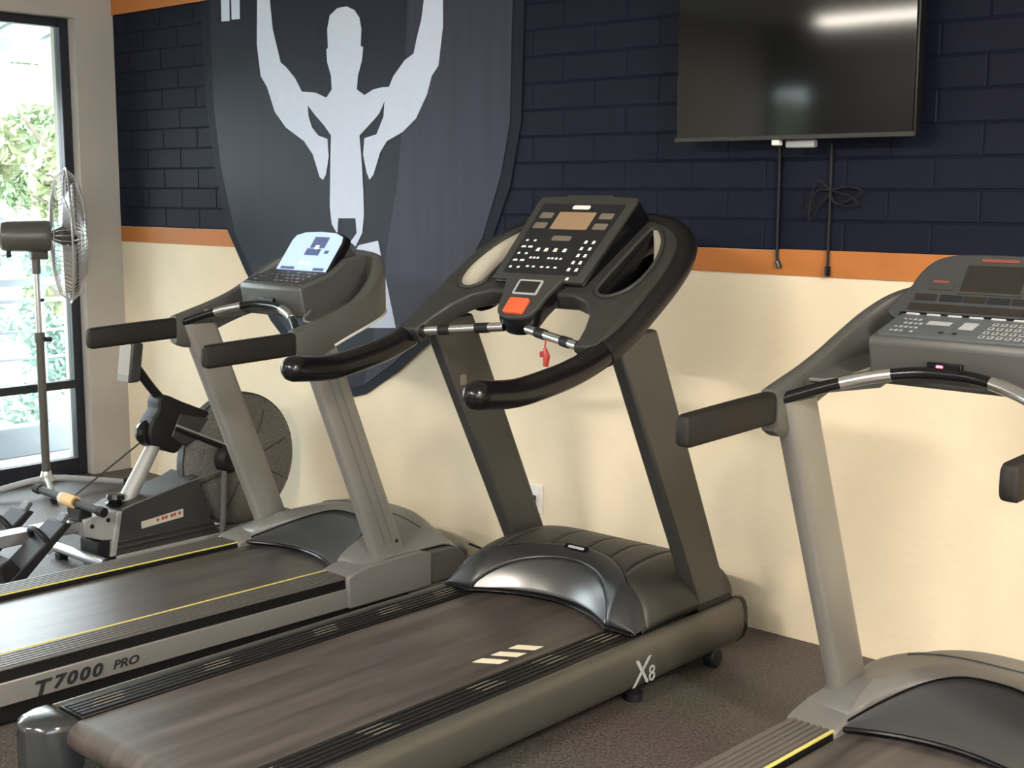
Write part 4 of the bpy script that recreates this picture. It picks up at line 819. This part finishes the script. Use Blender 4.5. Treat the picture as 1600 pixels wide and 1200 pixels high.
for k in range(72):
    a = 2 * pi * k / 72
    sp.tube([cage_pt(a, 0.07, 0.085), cage_pt(a, 0.18, 0.08), cage_pt(a, 0.29, 0.05), cage_pt(a, 0.334, 0.0)], 0.0016, 4)
    sp.tube([cage_pt(a, 0.07, -0.085), cage_pt(a, 0.18, -0.08), cage_pt(a, 0.29, -0.055), cage_pt(a, 0.334, 0.0)], 0.0016, 4)
o = obj('cage_wires', sp, 'wire', ring); o['kind'] = 'stuff'
for r, h in ((0.2, 0.078), (0.2, -0.078)): obj('cage_hoop', MB().tube([cage_pt(2 * pi * k / 40, r, h) for k in range(41)], 0.0025, 5), 'wire', ring)
obj('cage_badge', MB().lathe([(0, 0.088), (0.075, 0.086), (0.075, 0.082), (0, 0.080)], gc, fd, 24), 'fan_body', ring)
for k in range(3):
    a = 2 * pi * k / 3 + 0.4
    bl_ = MB().grid(lambda u, t: cage_pt(a + (u - 0.5) * 0.9 * (0.7 + 0.3 * t), 0.05 + 0.24 * t, -0.03 + 0.07 * u), lin(0, 1, 7), lin(0, 1, 6))
    obj('blade', bl_, 'cap_grey', FN, solid=0.003)
obj('blade_hub', MB().lathe([(0, 0.03), (0.04, 0.025), (0.05, -0.03), (0.02, -0.085), (0, -0.085)], gc, fd, 20), 'fan_body', FN)

# ================================================================== outside: patio, railing, roof, trees
struct(obj('patio', MB().box(-7.6, WALL_X - 0.25, -3.2, 9, -0.12, -0.01), 'patio', smooth=0), 'pale paved patio outside the window')
struct(obj('ground', MB().box(-60, -7.6, -40, 45, -0.6, -0.5), 'grass', smooth=0), 'grass beyond the patio')
RXx = -7.25
rl = thing('railing', 'grey metal balcony railing outside the window', 'railing', (RXx, 3.5, 0))
obj('kerb', MB().box(-0.06, 0.06, -4.5, 4.5, -0.01, 0.17), 'rail_grey', rl, 0.01)
for z, r in ((1.01, 0.022), (0.90, 0.012), (0.72, 0.008), (0.56, 0.008), (0.40, 0.008)):
    obj('rail', MB().box(-r, r, -4.5, 4.5, z - r, z + r), 'rail_grey', rl, 0.003)
for k in range(28):
    yy = -4.4 + k * 0.32
    obj('post' if k % 4 == 0 else 'baluster', MB().box(-0.02 if k % 4 == 0 else -0.012, 0.02 if k % 4 == 0 else 0.012, yy - 0.02, yy + 0.014, 0.17, 1.0), 'rail_grey', rl, 0.002)
rf = thing('veranda_roof', 'white ribbed veranda roof with grey beams outside the window', 'roof', (-6.95, 3.5, 2.4))
sl = 0.17
obj('roof_sheet', MB().prism([(0.27, 0.155), (0.27, 0.165), (-0.5, 0.165 - sl * 0.77), (-0.5, 0.155 - sl * 0.77)], 'y', -5.5, 5.5), 'roof_white', rf, smooth=0)
for k in range(34):
    yy = -5.2 + 0.32 * k
    obj('roof_rib', MB().prism([(0.27, 0.14), (0.27, 0.156), (-0.5, 0.156 - sl * 0.77), (-0.5, 0.14 - sl * 0.77)], 'y', yy, yy + 0.02), 'beam', rf, smooth=0)
obj('front_beam', MB().box(-0.40, -0.33, -5.5, 5.5, -0.075, 0.0), 'beam', rf, 0.004)
obj('gutter', MB().box(-0.62, -0.51, -5.5, 5.5, -0.10, -0.03), 'roof_white', rf, 0.008)
obj('fascia', MB().box(-0.66, -0.62, -5.5, 5.5, -0.34, -0.11), 'beam', rf, 0.004)
for yy in (-4.8, 5.0): obj('post', MB().box(-0.66, -0.58, yy - 0.04, yy + 0.04, -2.42, -0.1), 'beam', rf, 0.004)

def tree(x, y, zb, h, spread, seed, m, label, n=9000, leaf=0.085):
    R = random.Random(seed); t = thing('leafy_tree', label, 'tree', (x, y, zb), 0, 'trees outside the window')
    tk = MB().tube([(0, 0, 0), (0.05, 0.03, h * 0.35), (0.0, 0.1, h * 0.7)], [0.12, 0.09, 0.04], 8)
    obj('trunk', tk, 'bark', t)
    for k in range(6):
        a = R.uniform(0, 2 * pi); e = Vector((cos(a) * spread * 0.7, sin(a) * spread * 0.7, h * R.uniform(0.6, 0.95)))
        obj('branch', MB().tube([(0.02, 0.05, h * R.uniform(0.3, 0.6)), e * 0.6 + Vector((0, 0, h * 0.2)), e], [0.05, 0.03, 0.012], 6), 'bark', t)
    cl = [(Vector((R.gauss(0, 1) * spread * 0.42, R.gauss(0, 1) * spread * 0.42, h * (0.55 + R.gauss(0, 0.22)))), R.uniform(0.35, 0.8) * spread * 0.5) for _ in range(22)]
    v = []; f = []
    for i in range(n):
        c, r = R.choice(cl); d = Vector((R.gauss(0, 1), R.gauss(0, 1), R.gauss(0, 0.8))); d = d.normalized() * r * R.uniform(0.5, 1)
        p = c + d; a = Vector((R.gauss(0, 1), R.gauss(0, 1), R.gauss(0, 1))).normalized(); b = a.orthogonal().normalized()
        q = a.cross(b); s = leaf * R.uniform(0.6, 1.2); o = len(v)
        v += [tuple(p - a * s), tuple(p + b * s * 0.4 + q * s * 0.08), tuple(p + a * s), tuple(p - b * s * 0.4 + q * s * 0.08)]; f.append((o, o + 1, o + 2, o + 3))
    mb = MB(); mb.v = v; mb.f = f
    me = bpy.data.meshes.new('leaves'); me.from_pydata(v, [], f); me.update(); o = link('leaves', me, m, t, smooth=0); o['kind'] = 'stuff'
    return t
tree(-12.4, 7.4, -0.5, 3.3, 1.15, 1, 'leaf_b', 'yellow-green bushy tree close behind the railing')
tree(-16.8, 9.7, -0.5, 4.2, 1.3, 2, 'leaf_a', 'tall light green tree rising behind the yellow-green one')
tree(-9.6, 5.7, -0.5, 1.7, 0.8, 3, 'leaf_c', 'low blue-green shrub just behind the railing', 3500, 0.05)
tree(-13.2, 3.6, -0.5, 3.4, 1.1, 4, 'leaf_a', 'broad green tree left of the yellow-green one')
tree(-21.5, 13.5, -0.5, 4.4, 1.9, 5, 'leaf_c', 'blue-green tree furthest from the window')
tree(-10.6, -9.9, -0.5, 3.9, 1.5, 6, 'leaf_b', 'yellow-green tree added outside the glazed door for the television reflection', 5000)  # unseen tree added to green the television's reflection
